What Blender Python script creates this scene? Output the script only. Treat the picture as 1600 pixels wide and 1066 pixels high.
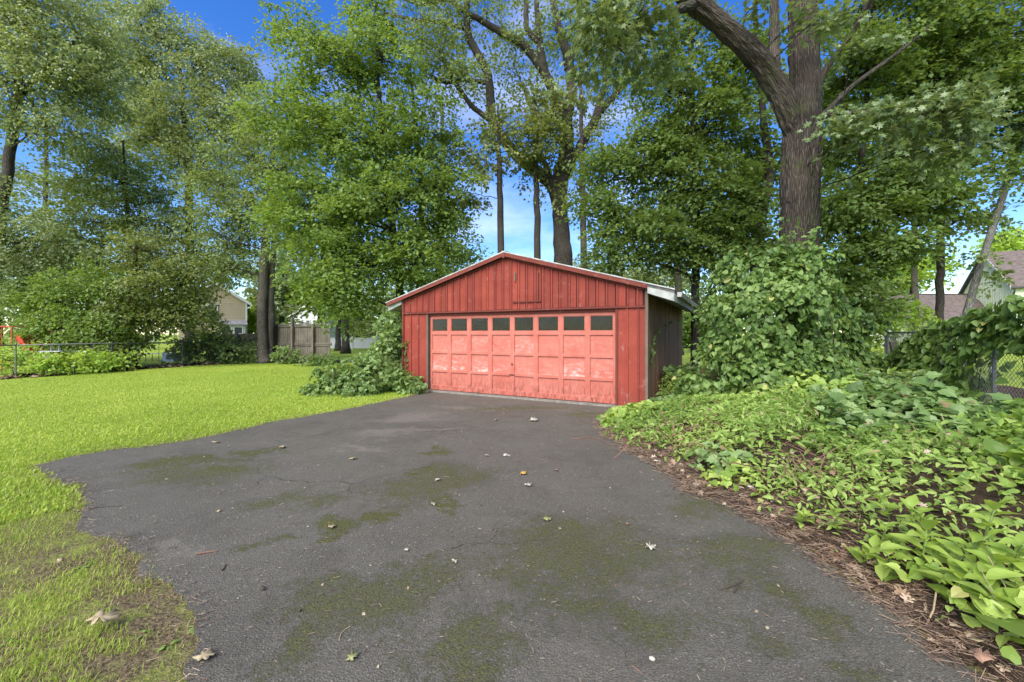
import bpy, math
import numpy as np
from mathutils import Vector, Matrix, Euler

for o in list(bpy.data.objects):
    bpy.data.objects.remove(o)
scene = bpy.context.scene
COL = scene.collection
RAD = math.radians

# ------------------------------------------------------------------ camera
F_PX, CAM_H, HOR = 640.0, 1.53, 521.0         # focal length and horizon row measured on the 1600 x 1066 photograph
cam_d = bpy.data.cameras.new('camera')
cam_d.sensor_width = 36.0
cam_d.lens = F_PX / 1600 * 36.0
cam_d.shift_y = -(533 - HOR) / 1600
cam_d.clip_start = 0.05
cam_d.clip_end = 2000
cam = bpy.data.objects.new('camera', cam_d)
COL.objects.link(cam)
cam.location = (0, 0, CAM_H)
cam.rotation_euler = (RAD(90), 0, 0)
scene.camera = cam

# ------------------------------------------------------------------ light
SUN_EL, SUN_AZ = 44.0, 208.0                   # degrees; azimuth clockwise from +Y (sun behind the viewer, to the left)
SKY_STRENGTH, SUN_STRENGTH, SUN_ANGLE, EXPOSURE = 0.12, 2.9, 50.0, 1.45
world = bpy.data.worlds.new('World')
scene.world = world
world.use_nodes = True
wn = world.node_tree
wn.nodes.clear()
sky = wn.nodes.new('ShaderNodeTexSky')
sky.sky_type = 'NISHITA'
sky.sun_disc = False
sky.sun_elevation = RAD(SUN_EL)
sky.sun_rotation = RAD(SUN_AZ)
sky.air_density = 1.0
sky.dust_density = 0.3
sky.ozone_density = 2.5
tc = wn.nodes.new('ShaderNodeTexCoord')
mp = wn.nodes.new('ShaderNodeMapping')
mp.inputs['Scale'].default_value = (1.0, 1.0, 2.6)
wn.links.new(tc.outputs['Generated'], mp.inputs['Vector'])
cn = wn.nodes.new('ShaderNodeTexNoise')
cn.inputs['Scale'].default_value = 2.2
cn.inputs['Detail'].default_value = 7
cn.inputs['Roughness'].default_value = 0.58
wn.links.new(mp.outputs['Vector'], cn.inputs['Vector'])
cr = wn.nodes.new('ShaderNodeMapRange')
cr.inputs['From Min'].default_value = 0.50
cr.inputs['From Max'].default_value = 0.80
cr.inputs['To Max'].default_value = 0.6
wn.links.new(cn.outputs['Fac'], cr.inputs['Value'])
cm = wn.nodes.new('ShaderNodeMix')
cm.data_type = 'RGBA'
cm.inputs[7].default_value = (5.4, 5.5, 5.7, 1)    # thin white cloud
wn.links.new(cr.outputs[0], cm.inputs[0])
hs = wn.nodes.new('ShaderNodeHueSaturation')
hs.inputs['Hue'].default_value = 0.515
hs.inputs['Saturation'].default_value = 1.35
hs.inputs['Value'].default_value = 0.84
wn.links.new(sky.outputs[0], hs.inputs['Color'])
wn.links.new(hs.outputs[0], cm.inputs[6])
bg = wn.nodes.new('ShaderNodeBackground')
bg.inputs['Strength'].default_value = SKY_STRENGTH
wn.links.new(cm.outputs[2], bg.inputs['Color'])
wo = wn.nodes.new('ShaderNodeOutputWorld')
wn.links.new(bg.outputs[0], wo.inputs['Surface'])

sun_d = bpy.data.lights.new('sun', 'SUN')
sun_d.energy = SUN_STRENGTH
sun_d.angle = RAD(SUN_ANGLE)
sun_d.color = (1.0, 0.95, 0.86)
sun = bpy.data.objects.new('sun', sun_d)
COL.objects.link(sun)
_a, _e = RAD(SUN_AZ), RAD(SUN_EL)
to_sun = Vector((math.sin(_a) * math.cos(_e), math.cos(_a) * math.cos(_e), math.sin(_e)))
sun.rotation_euler = to_sun.to_track_quat('Z', 'Y').to_euler()
sun.location = to_sun * 40

vs = scene.view_settings
vs.view_transform = 'Standard'
vs.look = 'None'
vs.gamma = 1.0
vs.use_curve_mapping = False
vs.exposure = EXPOSURE
scene.cycles.use_denoising = True
scene.cycles.max_bounces = 8
scene.cycles.diffuse_bounces = 5
scene.cycles.transmission_bounces = 4
scene.cycles.transparent_max_bounces = 4
scene.cycles.use_adaptive_sampling = True
scene.cycles.adaptive_threshold = 0.02

# ------------------------------------------------------------------ helpers
def G(px, py, z=0.0):
    """Point of the ground (height z) that the photograph shows at this pixel."""
    d = F_PX * (CAM_H - z) / (py - HOR)
    return np.array(((px - 800) / F_PX * d, d, z))

def P3(px, py, d):
    return np.array(((px - 800) / F_PX * d, d, CAM_H + (HOR - py) / F_PX * d))

def tag(o, label=None, cat=None, group=None, kind=None):
    if label: o['label'] = label
    if cat: o['category'] = cat
    if group: o['group'] = group
    if kind: o['kind'] = kind
    return o

def link(name, data, parent=None, mat=None, loc=None, rot=None, scale=None):
    o = bpy.data.objects.new(name, data)
    COL.objects.link(o)
    if parent is not None: o.parent = parent
    if mat is not None and data is not None and not data.materials: data.materials.append(mat)
    if loc is not None: o.location = loc
    if rot is not None: o.rotation_euler = rot
    if scale is not None: o.scale = scale
    return o

def empty(name, loc, rz=0.0):
    return link(name, None, loc=tuple(loc), rot=(0, 0, rz))

def np_mesh(name, V, loops, starts, totals, attrs=None, uv=None, smooth=False):
    me = bpy.data.meshes.new(name)
    V = np.asarray(V, np.float32)
    me.vertices.add(len(V)); me.vertices.foreach_set('co', V.ravel())
    loops = np.asarray(loops, np.int32)
    me.loops.add(len(loops)); me.loops.foreach_set('vertex_index', loops)
    me.polygons.add(len(starts))
    me.polygons.foreach_set('loop_start', np.asarray(starts, np.int32))
    me.polygons.foreach_set('loop_total', np.asarray(totals, np.int32))
    if attrs:
        for k, a in attrs.items():
            at = me.attributes.new(k, 'FLOAT', 'POINT')
            at.data.foreach_set('value', np.asarray(a, np.float32))
    if uv is not None:
        ul = me.uv_layers.new(name='UVMap')
        ul.data.foreach_set('uv', np.asarray(uv, np.float32)[loops].ravel())
    me.polygons.foreach_set('use_smooth', np.full(len(starts), smooth, dtype=bool))
    me.update(calc_edges=True)
    return me

class Acc:
    """Collects boxes, prisms, tubes into one mesh."""
    def __init__(s): s.V, s.F, s.UV, s.n = [], [], [], 0
    def add(s, V, F, uv=None):
        V = np.asarray(V, float)
        s.V.append(V); s.UV.append(np.zeros((len(V), 2)) if uv is None else uv)
        s.F += [[i + s.n for i in f] for f in F]; s.n += len(V)
        return s
    def box(s, x0, x1, y0, y1, z0, z1):
        V = [(x, y, z) for x in (x0, x1) for y in (y0, y1) for z in (z0, z1)]
        return s.add(V, [(0, 1, 3, 2), (4, 6, 7, 5), (0, 4, 5, 1), (2, 3, 7, 6), (0, 2, 6, 4), (1, 5, 7, 3)])
    def prism(s, poly, axis, a, b):
        """poly: 2-D outline in the two other axes, extruded along axis from a to b."""
        n = len(poly); V = []
        for c in (a, b):
            for p, q in poly:
                V.append({'x': (c, p, q), 'y': (p, c, q), 'z': (p, q, c)}[axis])
        F = [list(range(n))[::-1], list(range(n, 2 * n))] + [[i, (i + 1) % n, n + (i + 1) % n, n + i] for i in range(n)]
        return s.add(V, F)
    def tube(s, pts, rad, sides=6, cap=True, ref=(0.31, 0.17, 0.93), rough=0.0):
        pts = np.asarray(pts, float); n = len(pts)
        rad = np.broadcast_to(np.asarray(rad, float), (n,))
        t = np.gradient(pts, axis=0); t /= np.linalg.norm(t, axis=1)[:, None] + 1e-9
        r0 = np.asarray(ref, float)
        if abs(np.dot(t[0], r0)) > 0.9: r0 = np.array((1.0, 0.1, 0.0))
        u = r0 - (t @ r0)[:, None] * t; u /= np.linalg.norm(u, axis=1)[:, None] + 1e-9
        v = np.cross(t, u)
        a = np.arange(sides) / sides * 2 * math.pi
        ring = u[:, None] * np.cos(a)[None, :, None] + v[:, None] * np.sin(a)[None, :, None]
        L = np.concatenate(([0], np.cumsum(np.linalg.norm(np.diff(pts, axis=0), axis=1))))
        rd = np.repeat(rad[:, None], sides, 1)
        if rough:
            aa, ll = np.meshgrid(a, L)
            rd = rd * (1 + 0.10 * (hash_noise(np.cos(aa) * 2 + 7, np.sin(aa) * 2 + ll * 0.8, 1) - 0.5)) + rough * (hash_noise(aa * 7.0, ll * 2.6 + 2 * np.sin(aa * 3), 2) - 0.5) + 0.6 * rough * (hash_noise(aa * 15.0, ll * 6, 3) - 0.5)
        V = (pts[:, None] + ring * rd[:, :, None]).reshape(-1, 3)
        uv = np.stack((np.tile(a, n) * max(float(rad.mean()), .02), np.repeat(L, sides)), 1)
        F = [[i * sides + j, i * sides + (j + 1) % sides, (i + 1) * sides + (j + 1) % sides, (i + 1) * sides + j]
             for i in range(n - 1) for j in range(sides)]
        if cap and sides > 2:
            F += [list(range(sides))[::-1], list(range((n - 1) * sides, n * sides))]
        return s.add(V, F, uv)
    def mesh(s, name, smooth=False):
        V = np.concatenate(s.V); tot = [len(f) for f in s.F]
        st = np.concatenate(([0], np.cumsum(tot)[:-1]))
        return np_mesh(name, V, [i for f in s.F for i in f], st, tot, uv=np.concatenate(s.UV), smooth=smooth)
    def obj(s, name, mat, parent=None, smooth=False, **k):
        return link(name, s.mesh(name, smooth), parent, mat, **k)

def hash_noise(x, y, seed=0):
    """Smooth value noise for shaping terrain and bark (numpy arrays)."""
    xi, yi = np.floor(x).astype(int), np.floor(y).astype(int)
    fx, fy = x - xi, y - yi
    fx, fy = fx * fx * (3 - 2 * fx), fy * fy * (3 - 2 * fy)
    def h(a, b):
        v = np.sin(a * 127.1 + b * 311.7 + seed * 74.7) * 43758.5453
        return v - np.floor(v)
    return (h(xi, yi) * (1 - fx) + h(xi + 1, yi) * fx) * (1 - fy) + (h(xi, yi + 1) * (1 - fx) + h(xi + 1, yi + 1) * fx) * fy

def unit(v):
    return v / (np.linalg.norm(v, axis=-1, keepdims=True) + 1e-9)

# ------------------------------------------------------------------ materials
class NT:
    def __init__(s, name):
        s.m = bpy.data.materials.new(name); s.m.use_nodes = True
        s.t = s.m.node_tree; s.t.nodes.clear()
        s.out = s.t.nodes.new('ShaderNodeOutputMaterial')
    def n(s, typ, props=None, **ins):
        nd = s.t.nodes.new('ShaderNode' + typ)
        for k, v in (props or {}).items(): setattr(nd, k, v)
        for k, v in ins.items():
            sock = nd.inputs[int(k[1:])] if k[0] == '_' and k[1:].isdigit() else nd.inputs[k.replace('_', ' ')]
            if hasattr(v, 'node') or hasattr(v, 'is_output'): s.t.links.new(v, sock)
            else: sock.default_value = v
        return nd
    def pos(s): return s.n('NewGeometry').outputs['Position']
    def noise(s, scale, detail=4, rough=0.55, vec=None, dist=0.0):
        return s.n('TexNoise', Vector=vec if vec is not None else s.pos(), Scale=scale, Detail=detail, Roughness=rough, Distortion=dist).outputs['Fac']
    def ramp(s, fac, a, b, lo=0.0, hi=1.0):
        return s.n('MapRange', _0=fac, _1=a, _2=b, _3=lo, _4=hi).outputs[0]
    def mix(s, fac, a, b, mode='MIX'):
        nd = s.t.nodes.new('ShaderNodeMix'); nd.data_type = 'RGBA'; nd.blend_type = mode
        for i, v in ((0, fac), (6, a), (7, b)):
            if hasattr(v, 'is_output'): s.t.links.new(v, nd.inputs[i])
            else: nd.inputs[i].default_value = v if i == 0 else (*v, 1) if len(v) == 3 else v
        return nd.outputs[2]
    def math(s, op, a, b=0.0):
        return s.n('Math', {'operation': op}, _0=a, _1=b).outputs[0]
    def scaled(s, vec, sc):
        return s.n('Mapping', Vector=vec, Scale=sc).outputs[0]
    def bump(s, h, strength, dist):
        return s.n('Bump', Height=h, Strength=strength, Distance=dist).outputs[0]
    def bsdf(s, color, rough=0.7, normal=None, spec=0.3, metal=0.0, **k):
        b = s.n('BsdfPrincipled')
        for nm, v in (('Base Color', color), ('Roughness', rough), ('Normal', normal), ('Specular IOR Level', spec), ('Metallic', metal)):
            if v is None: continue
            if hasattr(v, 'is_output'): s.t.links.new(v, b.inputs[nm])
            else: b.inputs[nm].default_value = (*v, 1) if nm == 'Base Color' else v
        return b.outputs[0]
    def done(s, shader):
        s.t.links.new(shader, s.out.inputs['Surface']); return s.m

LEAF_GAIN = (1.75, 1.6, 1.7)
def leaf_mat(name, c0, c1, c2, trans=0.35, tcol=None, rough=0.5, spec=0.35, odd=None, gain=LEAF_GAIN):
    m = NT(name)
    c0, c1, c2 = (tuple(x * g for x, g in zip(c_, gain)) for c_ in (c0, c1, c2))
    r = m.n('Attribute', {'attribute_name': 'rnd'}).outputs['Fac']
    c = m.mix(m.ramp(r, 0.0, 0.55), c0, c1)
    c = m.mix(m.ramp(r, 0.5, 1.0), c, c2)
    if odd: c = m.mix(m.ramp(r, 0.972, 0.978), c, odd)
    b = m.bsdf(c, rough, spec=spec)
    tc_ = m.mix(0.75, c, tcol or (c1[0] * 2.3, c1[1] * 1.9, c1[2] * 1.0), 'MIX')
    t = m.n('BsdfTranslucent', Color=tc_).outputs[0]
    return m.done(m.n('MixShader', _0=trans, _1=b, _2=t).outputs[0])

def plain(name, color, rough=0.6, spec=0.3, metal=0.0, var=0.25, scale=6.0):
    m = NT(name)
    k = m.noise(scale, 5)
    c = m.mix(m.ramp(k, 0.3, 0.75), tuple(x * (1 - var) for x in color), tuple(min(1, x * (1 + var)) for x in color))
    return m.done(m.bsdf(c, rough, spec=spec, metal=metal))

def bark_mat(name, dark, light, scale=1.0, moss=0.0, bump=0.8):
    m = NT(name)
    uv = m.n('UVMap').outputs[0]
    st = m.scaled(uv, (27 * scale, 4.2 * scale, 1))
    n1 = m.noise(1.0, 6, 0.6, st, 0.6)
    v = m.n('TexVoronoi', {'feature': 'DISTANCE_TO_EDGE'}, Vector=m.mix(0.12, m.scaled(uv, (34 * scale, 4.6 * scale, 1)), m.n('TexNoise', Vector=st, Scale=1.5).outputs['Color']), Scale=1.0).outputs['Distance']
    h = m.math('ADD', m.math('MULTIPLY', m.ramp(v, 0.0, 0.35), 0.6), m.math('MULTIPLY', n1, 0.6))
    c = m.mix(m.ramp(h, 0.25, 0.95), dark, light)
    big = m.noise(0.9, 4)
    c = m.mix(m.ramp(big, 0.45, 0.75, 0, 0.5), c, tuple(x * 1.35 for x in light))
    if moss:
        c = m.mix(m.ramp(m.noise(2.2, 5), 0.52, 0.66, 0, moss), c, (0.07, 0.09, 0.025))
    return m.done(m.bsdf(c, 0.9, m.bump(h, bump, 0.035), 0.15))

BARK_OAK = bark_mat('oak bark', (0.02, 0.016, 0.013), (0.115, 0.093, 0.075), 1.0, 0.35, 1.0)
BARK_DARK = bark_mat('dark bark', (0.025, 0.021, 0.017), (0.105, 0.09, 0.075), 1.2, 0.2)
BARK_MID = bark_mat('brown grey bark', (0.045, 0.037, 0.03), (0.17, 0.15, 0.125), 1.2, 0.25)
BARK_GREY = bark_mat('grey bark', (0.09, 0.085, 0.075), (0.27, 0.26, 0.235), 1.2, 0.1)

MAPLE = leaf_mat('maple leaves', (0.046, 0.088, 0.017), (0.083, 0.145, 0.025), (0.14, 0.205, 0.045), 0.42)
MAPLE_DARK = leaf_mat('shade-toned maple leaves', (0.038, 0.07, 0.016), (0.066, 0.115, 0.022), (0.105, 0.165, 0.04), 0.42)  # darker copy of the maple greens, shade put into the leaf colour
OAK_LEAF = leaf_mat('oak leaves', (0.045, 0.08, 0.024), (0.075, 0.12, 0.038), (0.14, 0.19, 0.085), 0.35, rough=0.36, spec=0.5)
PALE = leaf_mat('pale tree leaves', (0.065, 0.10, 0.034), (0.11, 0.16, 0.055), (0.19, 0.245, 0.115), 0.36, rough=0.4, spec=0.5)
OLIVE = leaf_mat('olive tree leaves', (0.058, 0.09, 0.027), (0.097, 0.148, 0.042), (0.15, 0.205, 0.075), 0.38)
HEMLOCK = leaf_mat('hemlock leaves', (0.05, 0.072, 0.019), (0.088, 0.124, 0.029), (0.135, 0.17, 0.048), 0.34)
BRIGHT = leaf_mat('bright bush leaves', (0.10, 0.18, 0.025), (0.17, 0.27, 0.04), (0.26, 0.36, 0.06), 0.42)
GRAPE = leaf_mat('grape leaves', (0.045, 0.085, 0.024), (0.085, 0.15, 0.042), (0.155, 0.235, 0.085), 0.38, rough=0.4, odd=(0.30, 0.2, 0.1))
WEED = leaf_mat('small weed leaves', (0.06, 0.115, 0.02), (0.115, 0.195, 0.035), (0.205, 0.295, 0.07), 0.42, rough=0.5, odd=(0.34, 0.26, 0.12))
VINE = leaf_mat('vine leaves', (0.035, 0.07, 0.016), (0.068, 0.126, 0.026), (0.13, 0.20, 0.052), 0.36, rough=0.45, odd=(0.42, 0.40, 0.12))
COVER = leaf_mat('ground cover leaves', (0.06, 0.11, 0.022), (0.13, 0.215, 0.038), (0.25, 0.335, 0.08), 0.42, rough=0.45, odd=(0.42, 0.40, 0.14))
BROAD = leaf_mat('broad weed leaves', (0.11, 0.18, 0.03), (0.155, 0.24, 0.04), (0.21, 0.295, 0.065), 0.42, rough=0.42)
SHRUB = leaf_mat('shrub leaves', (0.055, 0.105, 0.028), (0.10, 0.165, 0.045), (0.17, 0.25, 0.085), 0.35, rough=0.45)
GRASS = leaf_mat('grass blades', (0.16, 0.235, 0.028), (0.24, 0.36, 0.035), (0.36, 0.45, 0.07), 0.45, (0.47, 0.56, 0.07), 0.5, gain=(1.3, 1.24, 1.35))

# ------------------------------------------------------------------ leaves in bulk
def outline(half):
    """mirror a half outline (x >= 0, base to tip) into a closed ring"""
    left = [(-x, y) for x, y in half[::-1] if x > 1e-6]
    return np.array(list(half) + left)

def fan_template(half, fold=0.25, bend=0.2, mid=0.45):
    o = outline(half)
    V = np.concatenate(([[0, mid]], o))
    z = np.abs(V[:, 0]) * fold - bend * V[:, 1] ** 2
    n = len(o)
    return np.column_stack((V, z)), [(0, 1 + i, 1 + (i + 1) % n) for i in range(n)]

T_DIAMOND = (np.array([(0, 0, 0), (0.36, 0.5, 0.07), (0, 1.0, -0.12), (-0.36, 0.5, 0.07)]), [(0, 1, 2, 3)])
T_NEEDLE = (np.array([(0, 0, 0), (0.13, 0.45, 0.0), (0, 1.0, -0.12), (-0.13, 0.45, 0.0)]), [(0, 1, 2, 3)])
T_HEART = fan_template([(0, 0.06), (0.3, -0.04), (0.5, 0.2), (0.4, 0.58), (0.17, 0.85), (0, 1.04)], 0.22, 0.22)
T_MAPLE = fan_template([(0, 0.0), (0.32, 0.02), (0.26, 0.2), (0.62, 0.38), (0.36, 0.46), (0.46, 0.78), (0.16, 0.66), (0, 1.05)], 0.18, 0.2, 0.35)
T_OAKISH = fan_template([(0, 0.0), (0.2, 0.12), (0.12, 0.26), (0.46, 0.4), (0.2, 0.52), (0.36, 0.8), (0.1, 0.74), (0, 1.05)], 0.2, 0.22, 0.4)
T_OAK = fan_template([(0, 0), (0.14, 0.14), (0.08, 0.24), (0.36, 0.3), (0.4, 0.42), (0.14, 0.46), (0.42, 0.66), (0.34, 0.78), (0.13, 0.74), (0.14, 0.92), (0, 1.0)], 0.22, 0.2, 0.45)
T_GRAPE = fan_template([(0, 0.05), (0.26, -0.05), (0.5, 0.22), (0.36, 0.42), (0.38, 0.64), (0.2, 0.7), (0, 1.0)], 0.15, 0.2, 0.4)
T_LANCE = fan_template([(0, 0), (0.13, 0.16), (0.2, 0.42), (0.14, 0.74), (0, 1.0)], 0.25, 0.35)

def leaves(name, tmpl, pos, nrm, fwd, size, rnd, mat, parent=None):
    """one mesh of many leaves: tmpl placed at pos with normal nrm, growing along fwd"""
    T, polys = tmpl
    nrm = unit(nrm); fwd = unit(fwd - (fwd * nrm).sum(1, keepdims=True) * nrm)
    sid = np.cross(fwd, nrm)
    size = np.broadcast_to(size, (len(pos),))[:, None, None]
    V = pos[:, None] + size * (sid[:, None] * T[None, :, :1] + fwd[:, None] * T[None, :, 1:2] + nrm[:, None] * T[None, :, 2:3])
    k, N = len(T), len(pos)
    fl = np.array([i for f in polys for i in f]); tot = np.array([len(f) for f in polys])
    loops = (fl[None] + (np.arange(N) * k)[:, None]).ravel()
    totals = np.tile(tot, N); starts = np.concatenate(([0], np.cumsum(totals)[:-1]))
    me = np_mesh(name, V.reshape(-1, 3), loops, starts, totals, {'rnd': np.repeat(np.clip(rnd, 0, 1), k)})
    return link(name, me, parent, mat)

def spray_leaves(rng, C, R, per, flat=0.28, up=0.55, droop=0.3, centre=None):
    """leaves arranged in flattened, slightly drooping sprays around cluster centres"""
    K = len(C)
    out = unit(C - centre) if centre is not None else unit(rng.normal(size=(K, 3)))
    nC = unit(np.array((0, 0, 1.0)) * up + out * 0.35 + rng.normal(size=(K, 3)) * 0.33)
    a = unit(np.cross(nC, rng.normal(size=(K, 3)))); b = np.cross(nC, a)
    n = K * per
    ci = np.repeat(np.arange(K), per)
    th = np.round(rng.uniform(0, 7, n)) / 7 * 2 * math.pi + np.repeat(rng.uniform(0, 6, K), per) + rng.normal(size=n) * 0.22
    r = np.sqrt(rng.uniform(0.01, 1, n)) * np.repeat(R, per) if np.ndim(R) else np.sqrt(rng.uniform(0.01, 1, n)) * R
    rad = a[ci] * np.cos(th)[:, None] + b[ci] * np.sin(th)[:, None]
    Rr = np.repeat(R, per) if np.ndim(R) else R
    p = C[ci] + rad * r[:, None] + nC[ci] * (rng.normal(size=n) * flat * Rr * 0.5)[:, None]
    p[:, 2] -= droop * r * r / np.maximum(Rr, 1e-3)
    nr = unit(nC[ci] + rng.normal(size=(n, 3)) * 0.5)
    fw = unit(rad + rng.normal(size=(n, 3)) * 0.6 + np.array((0, 0, -0.35)))
    rn = np.clip(0.5 + np.repeat(rng.normal(size=K) * 0.16, per) + rng.normal(size=n) * 0.2, 0, 1)
    return p, nr, fw, rn

def wiggle(rng, p0, p1, n, amt, arc=0.0):
    t = np.linspace(0, 1, n)[:, None]
    L = np.linalg.norm(p1 - p0)
    w = np.cumsum(rng.normal(size=(n, 3)), axis=0) * amt * L / n
    w -= t * w[-1]; w[0] = 0
    p = p0 * (1 - t) + p1 * t + w
    p[:, 2] += (arc * L * np.sin(t * math.pi))[:, 0]
    return p

def grow_tree(name, label, base, trunks, lobes, mat, bark, seed, leaf=0.13, tmpl=T_DIAMOND, per=46, cr=0.55, limbs=(), group=None,
              cat='tree', density=1.0, up=0.55, flat=0.28, droop=0.3, sides=10, lobe_r=0.05, crown='crown', skirt=1.25, stem='trunk'):
    """trunks/limbs: lists of (points, radii); lobes: (centre, radii, clusters)"""
    rng = np.random.default_rng(seed)
    base = np.array(base, float)
    root = empty(name, base)
    tag(root, label, cat, group)
    acc = Acc(); sk = []
    for j, (pts, rad) in enumerate(list(trunks) + list(limbs)):
        pts = np.array(pts, float); rad = np.array(rad, float)
        n = max(8, len(pts) * (16 if sides > 20 and rad.max() > 0.15 else 5))
        ti = np.linspace(0, len(pts) - 1, n); k = np.arange(len(pts))
        pp = np.stack([np.interp(ti, k, pts[:, c]) for c in range(3)], 1)
        for _ in range(2): pp[1:-1] = (pp[:-2] + 2 * pp[1:-1] + pp[2:]) / 4
        rr = np.interp(ti, k, rad)
        pp[1:-1] += rng.normal(size=(n - 2, 3)) * rr[1:-1, None] * (0.008 if sides > 20 and rr.max() > 0.15 else 0.03 if rr.max() > 0.3 else 0.08)
        if j < len(trunks): rr = rr * (1 + 0.55 * np.exp(-np.maximum(pp[:, 2], 0) / 0.35))
        acc.tube(pp - base, rr, sides if rr.max() > 0.05 else 6, rough=0.05 if sides > 20 and rr.max() > 0.15 else 0.0)
        sk.append(np.column_stack((pp, rr)))
    SK = np.concatenate(sk)
    P, Nn, Fw, Rn = [], [], [], []
    for (c, r, k) in lobes:
        c, r = np.array(c, float), np.array(r, float)
        k = max(3, int(k * density))
        # limb to the lobe from a lower point of the skeleton
        d = np.linalg.norm(SK[:, :3] - c, axis=1) + np.maximum(0, SK[:, 2] - c[2] + 0.25 * np.linalg.norm(SK[:, :2] - c[:2], axis=1)) * 1.5
        i0 = int(np.argmin(d)); p0 = SK[i0, :3]
        lb = wiggle(rng, p0, c + rng.normal(size=3) * r * 0.1, 7, 0.22, 0.06)
        r0 = min(SK[i0, 3] * 0.6, max(lobe_r, 0.012 * np.linalg.norm(c - p0)))
        acc.tube(lb - base, np.linspace(r0, r0 * 0.35, 7), 5, False)
        q = unit(rng.normal(size=(k, 3))) * (rng.uniform(0.12, 1.08, k) ** 0.45)[:, None]
        q *= (1 + 0.22 * np.sin(q[:, :1] * 7 + c[0]) * np.sin(q[:, 2:3] * 6 + c[2]))
        C = c + q * r
        C[:, 2] = np.maximum(C[:, 2], 0.12)
        for m_ in range(k):
            j = rng.integers(2, 7)
            br = wiggle(rng, lb[j], C[m_], 4, 0.25, 0.05)
            acc.tube(br - base, np.linspace(r0 * 0.3, 0.006, 4), 3, False)
        R = cr * rng.uniform(0.42, 1.3, k)
        p, nr, fw, rn = spray_leaves(rng, C, R, per, flat, up, droop, c - np.array((0, 0, r[2] * 0.5)))
        P.append(p); Nn.append(nr); Fw.append(fw); Rn.append(rn)
    acc.obj(stem, bark, root, smooth=True)
    P = np.concatenate(P); n = len(P)
    sz = leaf * rng.uniform(0.65, 1.3, n)
    leaves(crown, tmpl, P - base, np.concatenate(Nn), np.concatenate(Fw), sz, np.concatenate(Rn), mat, root)
    return root

def L(px, py, rx, ry, d, rd, k):
    """crown lobe centred where the photograph shows it at distance d (metres); rx, ry in photo pixels, rd its depth in metres"""
    s = d / F_PX
    return (P3(px, py, d), (rx * s, rd, ry * s), k)

def trunk_px(pts, d, x0=None):
    """trunk from photo pixels (px, py, width px) at distance d"""
    s = d / F_PX
    return (np.array([P3(a, b, d + (c[3] if len(c) > 3 else 0)) for c in pts for a, b in [c[:2]]]), np.array([c[2] * s / 2 / math.sqrt(1 + ((c[0] - 800) / F_PX) ** 2) for c in pts]))

# ================================================================== THE SETTING
def poly_dist(P, line):
    """distance of points P (n,2) to a polyline"""
    best = np.full(len(P), 1e9)
    for a, b in zip(line[:-1], line[1:]):
        ab = b - a; t = np.clip(((P - a) @ ab) / (ab @ ab + 1e-9), 0, 1)
        best = np.minimum(best, np.linalg.norm(P - (a + t[:, None] * ab), axis=1))
    return best

def inside(P, poly):
    x, y = P[:, 0], P[:, 1]; r = np.zeros(len(P), bool); j = len(poly) - 1
    for i in range(len(poly)):
        xi, yi = poly[i]; xj, yj = poly[j]
        c = ((yi > y) != (yj > y)) & (x < (xj - xi) * (y - yi) / (yj - yi + 1e-12) + xi)
        r ^= c; j = i
    return r

left_px = [(672, 613), (640, 620), (560, 637), (500, 648), (430, 660), (360, 677), (290, 692), (230, 699), (170, 706), (110, 716), (62, 730),
           (60, 740), (95, 752), (120, 765), (132, 790), (130, 815), (150, 838), (192, 846), (205, 866), (236, 888), (275, 912), (294, 935), (300, 965), (296, 990), (318, 1010), (306, 1035), (292, 1066)]
right_px = [(1010, 641), (950, 650), (938, 664), (945, 682), (985, 708), (1030, 728), (1052, 748), (1072, 768), (1128, 786), (1165, 806), (1218, 832),
            (1262, 862), (1300, 893), (1345, 922), (1392, 956), (1440, 990), (1486, 1026), (1530, 1066)]
drive_l = np.array([G(*p)[:2] for p in left_px] + [(-1.35, 1.0), (-1.4, -2), (-1.5, -9)])
drive_r = np.array([G(*p)[:2] for p in right_px] + [(2.12, 1.2), (2.2, -2), (2.3, -9)])

def jitter_line(L_, step, amt, seed):
    rng = np.random.default_rng(seed)
    seg = np.linalg.norm(np.diff(L_, axis=0), axis=1); s = np.concatenate(([0], np.cumsum(seg)))
    n = int(s[-1] / step); t = np.linspace(0, s[-1], n)
    p = np.stack([np.interp(t, s, L_[:, c]) for c in range(2)], 1)
    p[1:-1] += rng.normal(size=(n - 2, 2)) * amt
    k = max(4, int(s[-1] / 0.22)); kk = np.linspace(0, 1, k)
    p[1:-1] += np.stack([np.interp(np.linspace(0, 1, n), kk, rng.normal(size=k)) for _ in range(2)], 1)[1:-1] * amt * 2.4
    return p
dl, dr = jitter_line(drive_l, 0.06, 0.012, 1), jitter_line(drive_r, 0.06, 0.014, 2)
drive_poly = np.concatenate((dl[::-1], dr))

# ---- ground sheet (lawn soil and turf)
m = NT('lawn ground')
k1, k2, k3 = m.noise(0.35, 4), m.noise(3.0, 5, 0.65), m.noise(45, 4, 0.7)
c = m.mix(m.ramp(k1, 0.35, 0.65), (0.225, 0.31, 0.036), (0.33, 0.405, 0.06))
c = m.mix(m.ramp(k2, 0.52, 0.74, 0, 0.55), c, (0.30, 0.34, 0.075))
c = m.mix(m.ramp(k3, 0.38, 0.62, 0.0, 0.5), c, (0.17, 0.23, 0.022))
sep = m.n('SeparateXYZ', Vector=m.pos())
near = m.n('VectorMath', {'operation': 'LENGTH'}, _0=m.pos()).outputs['Value']
c = m.mix(m.math('MULTIPLY', m.ramp(near, 4.0, 8.5, 1, 0), m.ramp(m.noise(2.4, 5, 0.65), 0.34, 0.52, 0.35, 1.0)), c, m.mix(m.ramp(k3, .4, .6), (0.07, 0.05, 0.03), (0.21, 0.165, 0.09)))
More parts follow.
